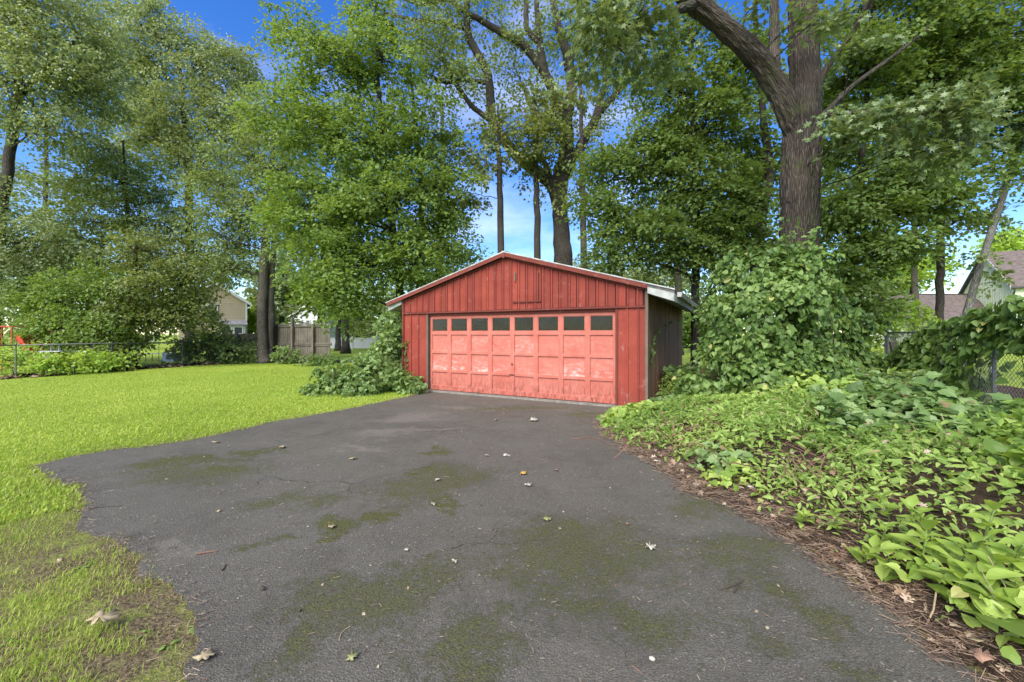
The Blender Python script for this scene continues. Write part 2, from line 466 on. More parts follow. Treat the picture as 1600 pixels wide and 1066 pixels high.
M_LAWN = m.done(m.bsdf(c, 0.9, m.bump(m.math('ADD', k3, m.noise(14, 4)), 0.8, 0.04), 0.1))
gx = np.concatenate((np.linspace(-420, -40, 12), np.linspace(-36, 36, 73), np.linspace(40, 420, 12)))
gy = np.concatenate((np.linspace(-300, -12, 8), np.linspace(-10, 50, 61), np.linspace(56, 620, 16)))
X, Y = np.meshgrid(gx, gy, indexing='ij')
Z = np.zeros_like(X)
V = np.stack((X, Y, Z), -1).reshape(-1, 3)
ny = len(gy)
idx = np.array([[i * ny + j, (i + 1) * ny + j, (i + 1) * ny + j + 1, i * ny + j + 1] for i in range(len(gx) - 1) for j in range(ny - 1)])
tag(link('ground', np_mesh('ground', V, idx.ravel(), np.arange(len(idx)) * 4, np.full(len(idx), 4)), None, M_LAWN), 'bright green lawn ground reaching to the horizon', kind='structure')

# ---- asphalt driveway
m = NT('asphalt')
P = m.pos()
def blobs(spots, wob=0.5, wscale=1.3):
    """soft union of elliptical patches (photo px, py, radius x, radius y in metres), frayed by noise"""
    wp = m.n('VectorMath', {'operation': 'ADD'}, _0=P, _1=m.n('VectorMath', {'operation': 'MULTIPLY'}, _0=m.n('VectorMath', {'operation': 'SUBTRACT'}, _0=m.n('TexNoise', Vector=P, Scale=wscale, Detail=5.0, Roughness=0.65).outputs['Color'], _1=(0.5, 0.5, 0.5)).outputs[0], _1=(wob * 3, wob * 3, 0)).outputs[0]).outputs[0]
    tot = None
    for (px, py, rx, ry) in spots:
        g = G(px, py)
        q = m.n('VectorMath', {'operation': 'MULTIPLY'}, _0=m.n('VectorMath', {'operation': 'SUBTRACT'}, _0=wp, _1=(float(g[0]), float(g[1]), 0)).outputs[0], _1=(1 / rx, 1 / ry, 0)).outputs[0]
        v = m.ramp(m.n('VectorMath', {'operation': 'LENGTH'}, _0=q).outputs['Value'], 0.25, 1.15, 1, 0)
        tot = v if tot is None else m.math('MAXIMUM', tot, v)
    return tot
fine = m.noise(115, 3, 0.8); grit = m.n('TexVoronoi', Vector=P, Scale=95).outputs['Distance']
c = m.mix(m.ramp(fine, 0.34, 0.68), (0.036, 0.033, 0.0248), (0.172, 0.158, 0.126))
c = m.mix(m.ramp(m.noise(0.7, 6, 0.65), 0.38, 0.66, 0, 0.5), c, (0.14, 0.128, 0.103))
c = m.mix(m.ramp(m.noise(1.4, 6, 0.7, m.n('VectorMath', {'operation': 'ADD'}, _0=P, _1=(3.1, 8.2, 0)).outputs[0], 0.8), 0.5, 0.62, 0, 0.45), c, (0.072, 0.066, 0.053))
c = m.mix(m.ramp(m.noise(48, 4, 0.7), 0.45, 0.7, 0, 0.5), c, (0.05, 0.044, 0.036))
sn = m.noise(6, 6, 0.75)
silt = m.ramp(m.math('ADD', m.math('MULTIPLY', blobs([(640, 655, .9, .45), (600, 680, .5, .3), (560, 705, .45, .16), (690, 672, .5, .18), (1000, 700, .5, .2), (275, 852, .2, .16), (720, 640, .8, .25)], 0.6, 1.1), 0.6), sn), 0.62, 1.0, 0, 0.55)
c = m.mix(silt, c, (0.175, 0.152, 0.124))
for sc_, lo, am in ((30, 0.90, 0.8), (55, 0.80, 0.7), (85, 0.7, 0.5)):
    spk = m.n('TexVoronoi', Vector=P, Scale=sc_)
    c = m.mix(m.math('MULTIPLY', m.ramp(spk.outputs['Distance'], 0.24, 0.16), m.ramp(m.n('SeparateColor', Color=spk.outputs['Color']).outputs[0], lo, lo + .02, 0, am)), c, (0.25, 0.22, 0.175))
thick = blobs([(300, 722, .9, .24), (240, 728, .5, .2), (400, 708, .5, .2), (345, 738, .4, .18), (540, 822, .36, .24), (590, 812, .24, .22), (520, 845, .22, .16), (700, 792, .2, .12), (690, 705, .28, .22), (410, 855, .25, .12), (660, 740, .25, .2)], 0.35, 2.2)
thin = blobs([(560, 930, .6, .4), (640, 900, .5, .35), (520, 990, .35, .2), (840, 925, .4, .25), (640, 770, .6, .5), (700, 750, .6, .6), (300, 740, 1.1, .5), (1230, 930, .3, .3), (1330, 980, .2, .2), (1290, 1040, .25, .16), (800, 640, 1.6, .3), (920, 650, .9, .3), (900, 860, 1.0, .6), (460, 790, .6, .3), (740, 1010, .45, .2), (960, 960, .8, .3), (1120, 790, .6, .4), (1150, 860, .5, .4)], 0.5, 1.8)
mn = m.noise(17, 7, 0.82); mn2 = m.noise(31, 6, 0.85, dist=0.4)
moss = m.math('MAXIMUM', m.ramp(m.math('ADD', m.math('MULTIPLY', thick, 0.30), m.math('ADD', m.math('MULTIPLY', mn, 0.75), m.math('MULTIPLY', m.noise(4, 6, 0.75), 0.25))), 0.66, 0.78, 0, 0.9), m.ramp(m.math('ADD', m.math('MULTIPLY', thin, 0.18), m.math('ADD', m.math('MULTIPLY', mn2, 0.7), m.math('MULTIPLY', m.noise(5, 6, 0.75), 0.3))), 0.565, 0.70, 0, 0.74))
c = m.mix(moss, c, m.mix(m.ramp(m.noise(60, 3), 0.35, 0.65), (0.034, 0.037, 0.010), (0.10, 0.102, 0.024)))
ck = m.n('TexVoronoi', {'feature': 'DISTANCE_TO_EDGE'}, Vector=m.mix(0.25, P, m.n('TexNoise', Vector=P, Scale=2.5, Detail=6.0).outputs['Color']), Scale=0.75).outputs['Distance']
crack = m.math('MULTIPLY', m.ramp(ck, 0.0035, 0.0008), m.ramp(m.noise(0.6, 3), 0.5, 0.58))
c = m.mix(m.math('MULTIPLY', crack, 0.8), c, (0.014, 0.013, 0.01))
h = m.math('ADD', m.math('ADD', fine, m.math('MULTIPLY', grit, 0.9)), m.math('ADD', m.math('MULTIPLY', m.noise(28, 4), 0.5), m.math('MULTIPLY', moss, 0.8)))
rgh = m.ramp(m.noise(1.1, 4), 0.35, 0.7, 0.62, 0.9)
M_ASPHALT = m.done(m.bsdf(c, rgh, m.bump(h, 0.8, 0.006), 0.22))
n = len(drive_poly)
V = np.concatenate((np.column_stack((drive_poly, np.full(n, 0.016))), np.column_stack((drive_poly, np.full(n, -0.03)))))
# triangulate the sheet with strips between its two edges
import mathutils.geometry as mg
tri = mg.tessellate_polygon([[Vector((x, y, 0)) for x, y in drive_poly]])
F = [list(t) for t in tri]
# every triangle faces up
for t in F:
    a, b, cc = (drive_poly[i] for i in t)
    if (b[0] - a[0]) * (cc[1] - a[1]) - (b[1] - a[1]) * (cc[0] - a[0]) < 0: t.reverse()
F += [[i, (i + 1) % n, n + (i + 1) % n, n + i] for i in range(n)]
tag(Acc().add(V, F).obj('driveway', M_ASPHALT), 'dark mossy asphalt driveway leading to the red garage', kind='structure')

# ---- the bed right of the driveway: mounds of soil and litter under the ground cover
OAK = P3(1245, 636, 8.5)
FENCE_R = np.array([(6.2, 3.6), (7.3, 6.2), (9.45, 10.3)])
def bed_h(x, y):
    p = np.column_stack((x.ravel(), y.ravel()))
    d = poly_dist(p, dr) * np.where(inside(p, drive_poly), -1, 1)
    h = 0.02 + 0.32 * (1 - np.exp(-np.maximum(d - 0.3, 0) / 1.1)) + 0.10 * np.clip(d / 0.4, 0, 1)
    h += 0.44 * np.clip((d - 0.5) / 1.5, 0, 1) * (hash_noise(p[:, 0] * 1.1, p[:, 1] * 1.1, 3) - 0.4)
    h += 0.12 * np.clip((d - 0.3) / 1, 0, 1) * (hash_noise(p[:, 0] * 3.1, p[:, 1] * 3.1, 5) - 0.5)
    h += 0.25 * np.exp(-((p[:, 0] - OAK[0]) ** 2 + (p[:, 1] - OAK[1]) ** 2) / 2.5)
    fd = np.clip(poly_dist(p, FENCE_R) / 1.3, 0.12, 1) if True else 1
    h = h * np.where(p[:, 1] < 7.0, fd, 1) * np.interp(p[:, 1], [5.0, 7.5], [0.9, 0.55])
    h = np.where(d < 0.02, -0.12, np.maximum(h, 0.012))
    return h.reshape(x.shape), d.reshape(x.shape)
m = NT('leaf litter soil')
k1 = m.noise(9, 6, 0.7); k2 = m.noise(60, 4, 0.75)
c = m.mix(m.ramp(k1, 0.35, 0.65), (0.03, 0.021, 0.014), (0.095, 0.066, 0.045))
c = m.mix(m.ramp(k2, 0.5, 0.75, 0, 0.7), c, (0.2, 0.13, 0.085))
M_LITTER = m.done(m.bsdf(c, 0.95, m.bump(k2, 1.0, 0.03), 0.1))
bx_, by_ = np.linspace(0.9, 12.5, 120), np.linspace(-1.5, 13, 150)
X, Y = np.meshgrid(bx_, by_, indexing='ij')
Z, D = bed_h(X, Y)
V = np.stack((X, Y, Z), -1).reshape(-1, 3)
ny = len(by_)
# keep clear of the garage floor
GA = np.array((-2.93, 11.15)); GX = np.array((0.8819, -0.4714)); GY = np.array((0.4714, 0.8819))
rel = V[:, :2] - GA; lx, ly = rel @ GX, rel @ GY
ing = (lx > -0.5) & (lx < 6.4) & (ly > -0.02) & (ly < 7.3)
V[ing, 2] = -0.12
ok = (D.ravel() > -0.12) & ~ing
idx = np.array([[i * ny + j, (i + 1) * ny + j, (i + 1) * ny + j + 1, i * ny + j + 1] for i in range(len(bx_) - 1) for j in range(ny - 1)])
idx = idx[ok[idx].all(1)]
tag(link('planting_bed', np_mesh('planting_bed', V, idx.ravel(), np.arange(len(idx)) * 4, np.full(len(idx), 4), smooth=True), None, M_LITTER), 'brown leaf litter soil beside the driveway', kind='structure')

# brown litter strip along the far fences on the left
FL = np.array([(-20.0, 6.0), (-17.3, 13.8), (-14.5, 21.9), (-8.9, 21.4)])
rng = np.random.default_rng(11)
lp = jitter_line(FL, 0.3, 0.10, 4)
tg = unit(np.gradient(lp, axis=0)); nm = np.column_stack((-tg[:, 1], tg[:, 0]))
wa = 0.35 + 0.35 * rng.random(len(lp))
V = np.concatenate((np.column_stack((lp + nm * 1.6, np.full(len(lp), 0.006))), np.column_stack((lp - nm * wa[:, None], np.full(len(lp), 0.006)))))
k = len(lp)
tag(Acc().add(V, [[i, k + i, k + i + 1, i + 1] for i in range(k - 1)]).obj('fence_border', M_LITTER), 'brown litter strip along the back fences', kind='structure')

# ================================================================== RED GARAGE
def paint(name, base, light, dark, grain=1.0, weather=0.4, wearcol=(0.62, 0.5, 0.45), low=0.0):
    m = NT(name)
    P = m.n('TexCoord').outputs['Object']
    oi = m.n('ObjectInfo').outputs['Random']
    g = m.noise(1.0, 6, 0.65, m.scaled(P, (38 * grain, 38 * grain, 2.2)), 0.4)
    b = m.noise(2.3, 5, 0.6)
    c = m.mix(m.ramp(b, 0.35, 0.7), base, light)
    c = m.mix(m.ramp(oi, 0, 1, 0, 0.6), c, dark)
    c = m.mix(m.ramp(g, 0.56, 0.8, 0, 0.8), c, dark)
    w = m.math('MULTIPLY', m.ramp(m.noise(7, 6, 0.7), 0.58, 0.7, 0, weather), m.ramp(g, 0.35, 0.6))
    c = m.mix(w, c, wearcol)
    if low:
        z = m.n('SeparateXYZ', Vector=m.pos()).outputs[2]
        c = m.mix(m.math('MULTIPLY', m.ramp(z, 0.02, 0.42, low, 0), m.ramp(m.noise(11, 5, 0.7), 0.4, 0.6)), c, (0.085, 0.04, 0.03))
    return m.done(m.bsdf(c, 0.75, m.bump(g, 0.25, 0.006), 0.25))
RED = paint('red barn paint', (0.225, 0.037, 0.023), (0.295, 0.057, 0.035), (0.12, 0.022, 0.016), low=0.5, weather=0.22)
RED_TRIM = paint('red trim paint', (0.155, 0.034, 0.022), (0.20, 0.05, 0.034), (0.095, 0.022, 0.017), weather=0.2)
DARK_RED = paint('painted gap shade', (0.045, 0.012, 0.009), (0.06, 0.015, 0.011), (0.03, 0.009, 0.008), weather=0.0)  # near-black red, batten shade put into the sheathing colour
OLD = paint('weathered side boards', (0.26, 0.12, 0.078), (0.35, 0.20, 0.14), (0.15, 0.085, 0.055), 1.0, 0.7, (0.34, 0.28, 0.2))
POST = paint('bare grey brown post', (0.16, 0.115, 0.075), (0.24, 0.18, 0.125), (0.08, 0.055, 0.04), 1.0, 0.5, (0.3, 0.27, 0.22))
m = NT('faded door paint')
P = m.pos()
b = m.noise(2.6, 6, 0.62); st = m.noise(1.0, 5, 0.6, m.scaled(P, (26, 26, 2.5)))
c = m.mix(m.ramp(b, 0.33, 0.68), (0.41, 0.108, 0.074), (0.45, 0.158, 0.116))
c = m.mix(m.ramp(st, 0.5, 0.8, 0, 0.4), c, (0.37, 0.066, 0.042))
z = m.n('SeparateXYZ', Vector=P).outputs[2]
chalk = m.math('MULTIPLY', m.ramp(m.noise(1.0, 6, 0.7, m.scaled(P, (7, 7, 16))), 0.46, 0.66), m.n('Attribute', {'attribute_name': 'chalk'}).outputs['Fac'])
c = m.mix(m.math('MULTIPLY', chalk, 0.8), c, (0.74, 0.55, 0.48))
c = m.mix(m.ramp(m.noise(1, 6, 0.75, m.scaled(P, (9, 9, 5))), 0.56, 0.7, 0, 0.35), c, (0.31, 0.075, 0.05))
c = m.mix(m.math('MULTIPLY', m.ramp(z, 0.06, 0.6, 0.95, 0), m.ramp(m.noise(1, 6, 0.72, m.scaled(P, (22, 22, 7))), 0.44, 0.6)), c, (0.17, 0.045, 0.03))
M_DOOR = m.done(m.bsdf(c, 0.7, m.bump(st, 0.12, 0.004), 0.3))
WHITE_OLD = plain('old white paint', (0.36, 0.365, 0.33), 0.6, var=0.35, scale=7)
EDGE = plain('weathered metal drip edge', (0.42, 0.41, 0.38), 0.6, 0.4, 0.0, 0.45, 6)
SHINGLE = plain('grey roof shingles', (0.13, 0.125, 0.12), 0.9, 0.1, 0, 0.4, 14)
CONCRETE = plain('concrete sill', (0.2, 0.185, 0.155), 0.9, 0.1, 0, 0.35, 12)
DARK_IN = plain('dark interior boards', (0.06, 0.05, 0.042), 0.9, 0.1)
RUST = plain('rusty iron', (0.10, 0.045, 0.03), 0.7, 0.3, 0.3, 0.4, 30)
m = NT('dusty window glass')
gl = m.n('BsdfGlass', Color=(0.8, 0.84, 0.82, 1), Roughness=0.03, IOR=1.45).outputs[0]
tr = m.n('BsdfTransparent', Color=(0.72, 0.73, 0.76, 1)).outputs[0]
gs = m.n('BsdfGlossy', Color=(0.55, 0.57, 0.6, 1), Roughness=0.06).outputs[0]
df = m.n('BsdfDiffuse', Color=(0.10, 0.105, 0.10, 1)).outputs[0]
a = m.n('MixShader', _0=m.n('Fresnel', IOR=1.45).outputs[0], _1=tr, _2=gs).outputs[0]
M_GLASS = m.done(m.n('MixShader', _0=m.ramp(m.noise(5, 4), 0.35, 0.75, 0.02, 0.14), _1=a, _2=df).outputs[0])
m = NT('house window glass')
M_PANE = m.done(m.bsdf((0.05, 0.06, 0.065), 0.08, spec=0.6))

GW, GD = 6.33, 7.0
RIDGE, SLOPE = 3.44, 0.285
garage = empty('garage', (GA[0], GA[1], 0.0), math.atan2(GX[1], GX[0]))
tag(garage, 'weathered red board-and-batten garage with a wide panelled door', 'garage')
def roof_z(x): return RIDGE - SLOPE * abs(x - GW / 2)
D0, D1, DTOP = 0.84, 5.73, 2.0
ZB = 2.05                                                    # height of the band board
def board(name, x0, x1, z0, mat, y0, y1, top=None, parent=garage):
    zt0, zt1 = (top, top) if top else (roof_z(x0) - 0.10, roof_z(x1) - 0.10)
    pts = [(x0, z0), (x1, z0), (x1, zt1)]
    if not top and x0 < GW / 2 < x1: pts.append((GW / 2, RIDGE - 0.10))
    pts.append((x0, zt0))
    return Acc().prism(pts, 'y', y0, y1).obj(name, mat, parent)
rng = np.random.default_rng(5)
# backing sheet: coloured dark to paint shade lines beside the battens
Acc().prism([(0.01, ZB), (GW - 0.01, ZB), (GW - 0.01, roof_z(0) - 0.12), (GW / 2, RIDGE - 0.12), (0.01, roof_z(0) - 0.12)], 'y', 0.03, 0.06).obj('gable_sheathing', DARK_RED, garage)
for a_, b_ in ((0.01, D0 - 0.07), (D1 + 0.06, GW - 0.01)): Acc().box(a_, b_, 0.03, 0.06, 0.03, ZB - .002).obj('front_sheathing', DARK_RED, garage)
# gable boards and their battens
edges = [0.0]
while edges[-1] < GW - 0.3: edges.append(edges[-1] + 0.205 + rng.uniform(-0.012, 0.014))
edges.append(GW)
for i, (a, b) in enumerate(zip(edges[:-1], edges[1:])):
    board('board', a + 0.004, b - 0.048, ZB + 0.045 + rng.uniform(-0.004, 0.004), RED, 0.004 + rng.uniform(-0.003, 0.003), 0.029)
for a in edges[1:-1]:
    if 3.30 < a < 4.02 and rng.random() < 0.0: continue
    board('batten', a - 0.024, a + 0.016, ZB + 0.046, RED, -0.016 - rng.uniform(0, 0.004), 0.0035)
# hatch in the gable: lower rail and side cleats
Acc().box(3.34, 4.06, -0.034, -0.021, 2.245, 2.275).obj('hatch_rail', RED_TRIM, garage)
Acc().box(3.40, 3.43, -0.034, -0.021, 2.74, 2.95).obj('hatch_hinge', POST, garage)
Acc().box(3.98, 4.01, -0.03, -0.021, 2.28, 2.92).obj('hatch_cleat', RED_TRIM, garage)
# boards beside the door
for (a0, a1, cuts) in ((0.0, D0 - 0.07, (0.0, 0.24, 0.50, D0 - 0.07)), (D1 + 0.06, GW, (D1 + 0.06, D1 + 0.25, D1 + 0.47, GW))):
    for a, b in zip(cuts[:-1], cuts[1:]):
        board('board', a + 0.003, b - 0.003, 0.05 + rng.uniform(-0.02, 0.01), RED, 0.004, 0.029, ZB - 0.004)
    for a in cuts[1:-1]:
        board('batten', a - 0.02, a + 0.02, 0.06, RED, -0.017, 0.0035, ZB - 0.004)
Acc().box(-0.02, GW + 0.002, -0.045, 0.0295, ZB - 0.002, ZB + 0.038).obj('band_board', RED_TRIM, garage)
# door frame
Acc().box(D0 - 0.069, D0 - 0.012, -0.012, 0.12, 0.02, ZB - 0.003).obj('door_jamb', POST, garage)
Acc().box(D1 + 0.012, D1 + 0.059, -0.012, 0.12, 0.02, ZB - 0.003).obj('door_jamb', RED_TRIM, garage)
Acc().box(D0 - 0.0115, D1 + 0.0115, 0.03, 0.12, DTOP - 0.012, ZB - 0.003).obj('door_header', RED_TRIM, garage)
Acc().box(D0 - 0.15, D1 + 0.1, -0.09, 0.3, -0.05, 0.045).obj('door_sill', CONCRETE, garage)
# the panelled door
YD = 0.075
Z0 = 0.06
ncol = 8; cw = (D1 - D0) / ncol
rows = [Z0, 0.555, 1.04, 1.525, DTOP - 0.014]
acc = Acc()
st_w = 0.055
zr = []
for r in range(4):
    lo = rows[r] + (0.11 if r == 0 else 0.03); hi = rows[r + 1] - (0.03 if r < 3 else 0.075)
    if r == 3: lo = rows[r] + 0.055
    zr.append((lo, hi))
zc = [Z0] + [v for p in zr for v in p] + [rows[4]]
for a, b in zip(zc[0::2], zc[1::2]): acc.box(D0, D1, YD, YD + 0.04, a, b)             # rails
for (lo, hi) in zr:
    for c_ in range(ncol + 1):
        x = D0 + c_ * cw
        acc.box(max(D0, x - st_w), min(D1, x + st_w), YD + 0.0005, YD + 0.0395, lo, hi)         # stiles
door = acc.obj('garage_door', M_DOOR, garage)
rng = np.random.default_rng(8)
for r, (lo, hi) in enumerate(zr):
    for c_ in range(ncol):
        x0, x1 = D0 + c_ * cw + st_w, D0 + (c_ + 1) * cw - st_w
        if r < 3:
            y = YD + 0.026
            V = [(x0, y, lo), (x1, y, lo), (x1, y, hi), (x0, y, hi)]
            i_ = 0.014
            V = [(x0, YD + 0.004, lo), (x1, YD + 0.004, lo), (x1, YD + 0.004, hi), (x0, YD + 0.004, hi),
                 (x0 + i_, y, lo + i_), (x1 - i_, y, lo + i_), (x1 - i_, y, hi - i_), (x0 + i_, y, hi - i_),
                 (x0 + i_, y, lo + (hi - lo) * .45), (x1 - i_, y, lo + (hi - lo) * .45)]
            F_ = [(0, 1, 5, 4), (1, 2, 6, 9, 5), (2, 3, 7, 6), (3, 0, 4, 8, 7), (4, 5, 9, 8), (8, 9, 6, 7)]
            amt = (0.35, 1.0, 0.55)[r] * rng.uniform(0.15, 1.0) if r != 1 or c_ not in (0, 1, 2, 6) else rng.uniform(0.85, 1.0)
            if r == 0: amt *= 0.15
            ch = np.array([0, 0, 0, 0, amt, amt, amt * 0.1, amt * 0.1, amt * 0.45, amt * 0.45])
            if r == 2: ch = np.array([0] * 4 + [amt * 0.4, amt * 0.4, amt * .2, amt * .2, amt * .8, amt * .8])
            me = np_mesh('panel', V, [i for f in F_ for i in f], np.concatenate(([0], np.cumsum([len(f) for f in F_])[:-1])), [len(f) for f in F_], {'chalk': ch})
            link('panel', me, door, M_DOOR)
        else:
            Acc().box(x0 + 0.012, x1 - 0.012, YD + 0.022, YD + 0.026, lo + 0.012, hi - 0.012).obj('pane', M_GLASS, door)
            a2 = Acc()
            for bx0, bx1, bz0, bz1 in ((x0, x1, lo, lo + 0.014), (x0, x1, hi - 0.014, hi), (x0, x0 + 0.014, lo + 0.0145, hi - 0.0145), (x1 - 0.014, x1, lo + 0.0145, hi - 0.0145)):
                a2.box(bx0 + .0005, bx1 - .0005, YD + 0.012, YD + 0.036, bz0 + .0005, bz1 - .0005)
            a2.obj('pane_frame', M_DOOR, door)
xm = D0 + 4 * cw
Acc().tube([(xm, YD - 0.012, 0.80), (xm, YD + 0.002, 0.80)], 0.022, 10).obj('lock', RUST, door)
Acc().box(xm - 0.07, xm + 0.07, YD - 0.022, YD - 0.012, 0.545, 0.565).box(xm - 0.07, xm - 0.055, YD - 0.012, YD, 0.545, 0.565).box(xm + 0.055, xm + 0.07, YD - 0.012, YD, 0.545, 0.565).obj('lift_handle', RUST, door)
# side walls, board by board
rng = np.random.default_rng(9)
ye = np.linspace(0.09, GD, 31)
for a, b in zip(ye[:-1], ye[1:]):
    Acc().box(GW - 0.03 + rng.uniform(-0.006, 0.006), GW + rng.uniform(-0.004, 0.006), a + 0.004, b - 0.004, rng.uniform(0.0, 0.05), 2.44).obj('side_board', OLD, garage)
Acc().box(GW - 0.06, GW - 0.037, 0.07, GD, 0.0, 2.46).obj('side_sheathing', DARK_IN, garage)
Acc().box(GW + 0.0025, GW + 0.06, -0.022, 0.085, 0.0, 2.44).obj('corner_post', POST, garage)
Acc().box(-0.06, -0.0025, -0.03, 0.085, 0.0, 2.44).obj('corner_post', RED_TRIM, garage)
ye = np.linspace(0.09, GD, 31)
W0, W1, WZ0, WZ1 = ye[14], ye[17], 1.3, 2.0
for a, b in zip(ye[:-1], ye[1:]):
    for z0_, z1_ in (((0.03, WZ0), (WZ1, 2.44)) if W0 - .01 < a < W1 - .01 else ((0.03, 2.44),)):
        Acc().box(-rng.uniform(0.0, 0.006), 0.03, a + 0.004, b - 0.004, z0_, z1_).obj('side_board', OLD, garage)
Acc().box(0.035, 0.055, 0.065, W0, 0.0, 2.46).box(0.035, 0.055, W1, GD, 0.0, 2.46).box(0.035, 0.055, W0, W1, 0.0, WZ0).box(0.035, 0.055, W0, W1, WZ1, 2.46).obj('side_sheathing', DARK_IN, garage)
Acc().box(0.012, 0.018, W0 + .004, W1 - .004, WZ0 + .002, WZ1 - .002).obj('side_pane', M_GLASS, garage)
Acc().box(0, GW, GD + .001, GD + .05, 0, 2.46).obj('back_wall', OLD, garage)
Acc().prism([(0, 2.461), (GW, 2.461), (GW / 2, RIDGE - 0.12)], 'y', GD, GD + .05).obj('back_gable', OLD, garage)
Acc().box(0.06, GW - 0.06, 0.31, GD - 0.01, -0.05, 0.03).obj('floor_slab', CONCRETE, garage)
# roof: two slopes, rake boards, drip edges, eave boxes
OV, FR = 0.56, 0.13
for sgn in (-1, 1):
    xc = GW / 2
    def X_(t): return xc + sgn * t
    h2 = GW / 2
    zt = lambda t: RIDGE - SLOPE * t
    p = [(X_(0.001), zt(0) - 0.07), (X_(h2 + OV), zt(h2 + OV) - 0.07), (X_(h2 + OV), zt(h2 + OV)), (X_(0.001), zt(0))]
    Acc().prism(p, 'y', -FR + 0.022, GD + 0.15).obj('roof_slope', SHINGLE, garage)
    p = [(X_(0.001), zt(0) + 0.004), (X_(h2 + OV + 0.01), zt(h2 + OV) + 0.004), (X_(h2 + OV + 0.01), zt(h2 + OV) - 0.020), (X_(0.001), zt(0) - 0.020)]
    Acc().prism(p, 'y', -FR - 0.004, -FR + 0.021).obj('drip_edge', EDGE, garage)
    tend = h2 + (OV - 0.03 if sgn < 0 else 0.06)
    p = [(X_(0.03), zt(0.03) - 0.021), (X_(tend), zt(tend) - 0.021), (X_(tend), zt(tend) - 0.11), (X_(0.03), zt(0.03) - 0.11)]
    Acc().prism(p, 'y', -FR + 0.002, -FR + 0.02).obj('rake_board', RED_TRIM, garage)
    p = [(X_(0.03), zt(0.03) - 0.1105), (X_(h2), zt(h2) - 0.1105), (X_(h2), zt(h2) - 0.15), (X_(0.03), zt(0.03) - 0.15)]
    Acc().prism(p, 'y', -0.028, 0.003).obj('frieze_trim', RED_TRIM, garage)
    t0, t1 = h2 + 0.062, h2 + OV - 0.004
    p = [(X_(t0), zt(t0) - 0.071), (X_(t1), zt(t1) - 0.071), (X_(t1), zt(t1) - 0.235), (X_(t0), zt(t0) - 0.2)]
    Acc().prism(p, 'y', -FR + 0.03 if sgn > 0 else -0.05, GD + 0.13).obj('eave_box', WHITE_OLD, garage)
    gx_ = h2 + OV + 0.05
    Acc().prism([(X_(gx_ - 0.045), zt(h2 + OV) - 0.03), (X_(gx_ + 0.05), zt(h2 + OV) - 0.03), (X_(gx_ + 0.03), zt(h2 + OV) - 0.12), (X_(gx_ - 0.045), zt(h2 + OV) - 0.12)], 'y', 0.3, GD + 0.12).obj('gutter', EDGE, garage)
Acc().box(GW / 2 - 0.029, GW / 2 + 0.029, -FR - 0.006, -FR + 0.021, RIDGE - 0.15, RIDGE - 0.03).obj('ridge_block', RED_TRIM, garage)
Acc().box(GW / 2 - 0.05, GW / 2 + 0.05, -FR, GD + .15, RIDGE - 0.005, RIDGE + 0.012).obj('ridge_cap', EDGE, garage)

# ================================================================== HOUSES BEYOND THE FENCES
SIDING = plain('tan lap siding', (0.33, 0.275, 0.19), 0.7, var=0.08, scale=2)
TRIM = plain('white house trim', (0.5, 0.5, 0.48), 0.6, var=0.05)
SAGE = plain('pale green siding', (0.60, 0.65, 0.46), 0.75, var=0.1, scale=3)
ROOF_BR = plain('brown shingle roof', (0.135, 0.108, 0.095), 0.9, 0.1, 0, 0.3, 3.0)
ROOF_GR = plain('grey shingle roof', (0.2, 0.2, 0.2), 0.9, 0.1, 0, 0.3, 3.0)
DARKM = plain('dark gutter metal', (0.03, 0.03, 0.03), 0.4, 0.4)
WHITEV = plain('white vinyl', (0.48, 0.49, 0.49), 0.5, var=0.06)

def lap_rows(parent, x0, x1, z0, z1, y, mat, step=0.2):
    """lap siding: a saw-tooth front sheet"""
    V, F_ = [], []
    z = z0; i = 0
    while z < z1 - 0.01:
        zt_ = min(z + step, z1)
        V += [(x0, y - 0.025, z), (x1, y - 0.025, z), (x1, y, zt_), (x0, y, zt_)]; F_.append([4 * i, 4 * i + 1, 4 * i + 2, 4 * i + 3]); i += 1
        z = zt_
    return Acc().add(V, F_).obj('siding', mat, parent)

def window(parent, x, z, w, h, y, rows_=2):
    a_ = Acc()
    f = 0.09
    a_.box(x - w / 2 - f, x + w / 2 + f, y - 0.06, y, z + h, z + h + f).box(x - w / 2 - f, x + w / 2 + f, y - 0.07, y, z - f, z)
    a_.box(x - w / 2 - f, x - w / 2, y - 0.06, y, z, z + h).box(x + w / 2, x + w / 2 + f, y - 0.06, y, z, z + h)
    a_.box(x - w / 2, x + w / 2, y - 0.045, y - 0.03, z + h / 2 - 0.025, z + h / 2 + 0.025)
    wd = a_.obj('window', TRIM, parent)
    for k_ in range(rows_):
        Acc().box(x - w / 2, x + w / 2, y - 0.028, y - 0.02, z + h * k_ / rows_ + 0.012, z + h * (k_ + 1) / rows_ - 0.012).obj('pane', M_PANE, wd)

def gable_house(name, label, loc, rz, w, dep, eave, apex, wall, roofm):
    h = empty(name, loc, rz); tag(h, label, 'house')
    Acc().box(0, w, 0, dep, -0.3, eave).prism([(0, eave), (w, eave), (w / 2, apex)], 'y', 0, dep).obj('wall', wall, h)
    s = (apex - eave) / (w / 2)
    for sg in (-1, 1):
        xx = lambda t: w / 2 + sg * t
        zz = lambda t: apex + 0.05 - s * t
        t1 = w / 2 + 0.35
        rf = Acc().prism([(xx(0.002), zz(0)), (xx(t1), zz(t1)), (xx(t1), zz(t1) + 0.16), (xx(0.002), zz(0) + 0.16)], 'y', -0.25, dep + 0.25).obj('roof', roofm, h)
        Acc().prism([(xx(0.002), zz(0) - 0.12), (xx(t1), zz(t1) - 0.12), (xx(t1), zz(t1) + 0.165), (xx(0.002), zz(0) + 0.165)], 'y', -0.29, -0.251).obj('rake_trim', TRIM, rf)
    return h

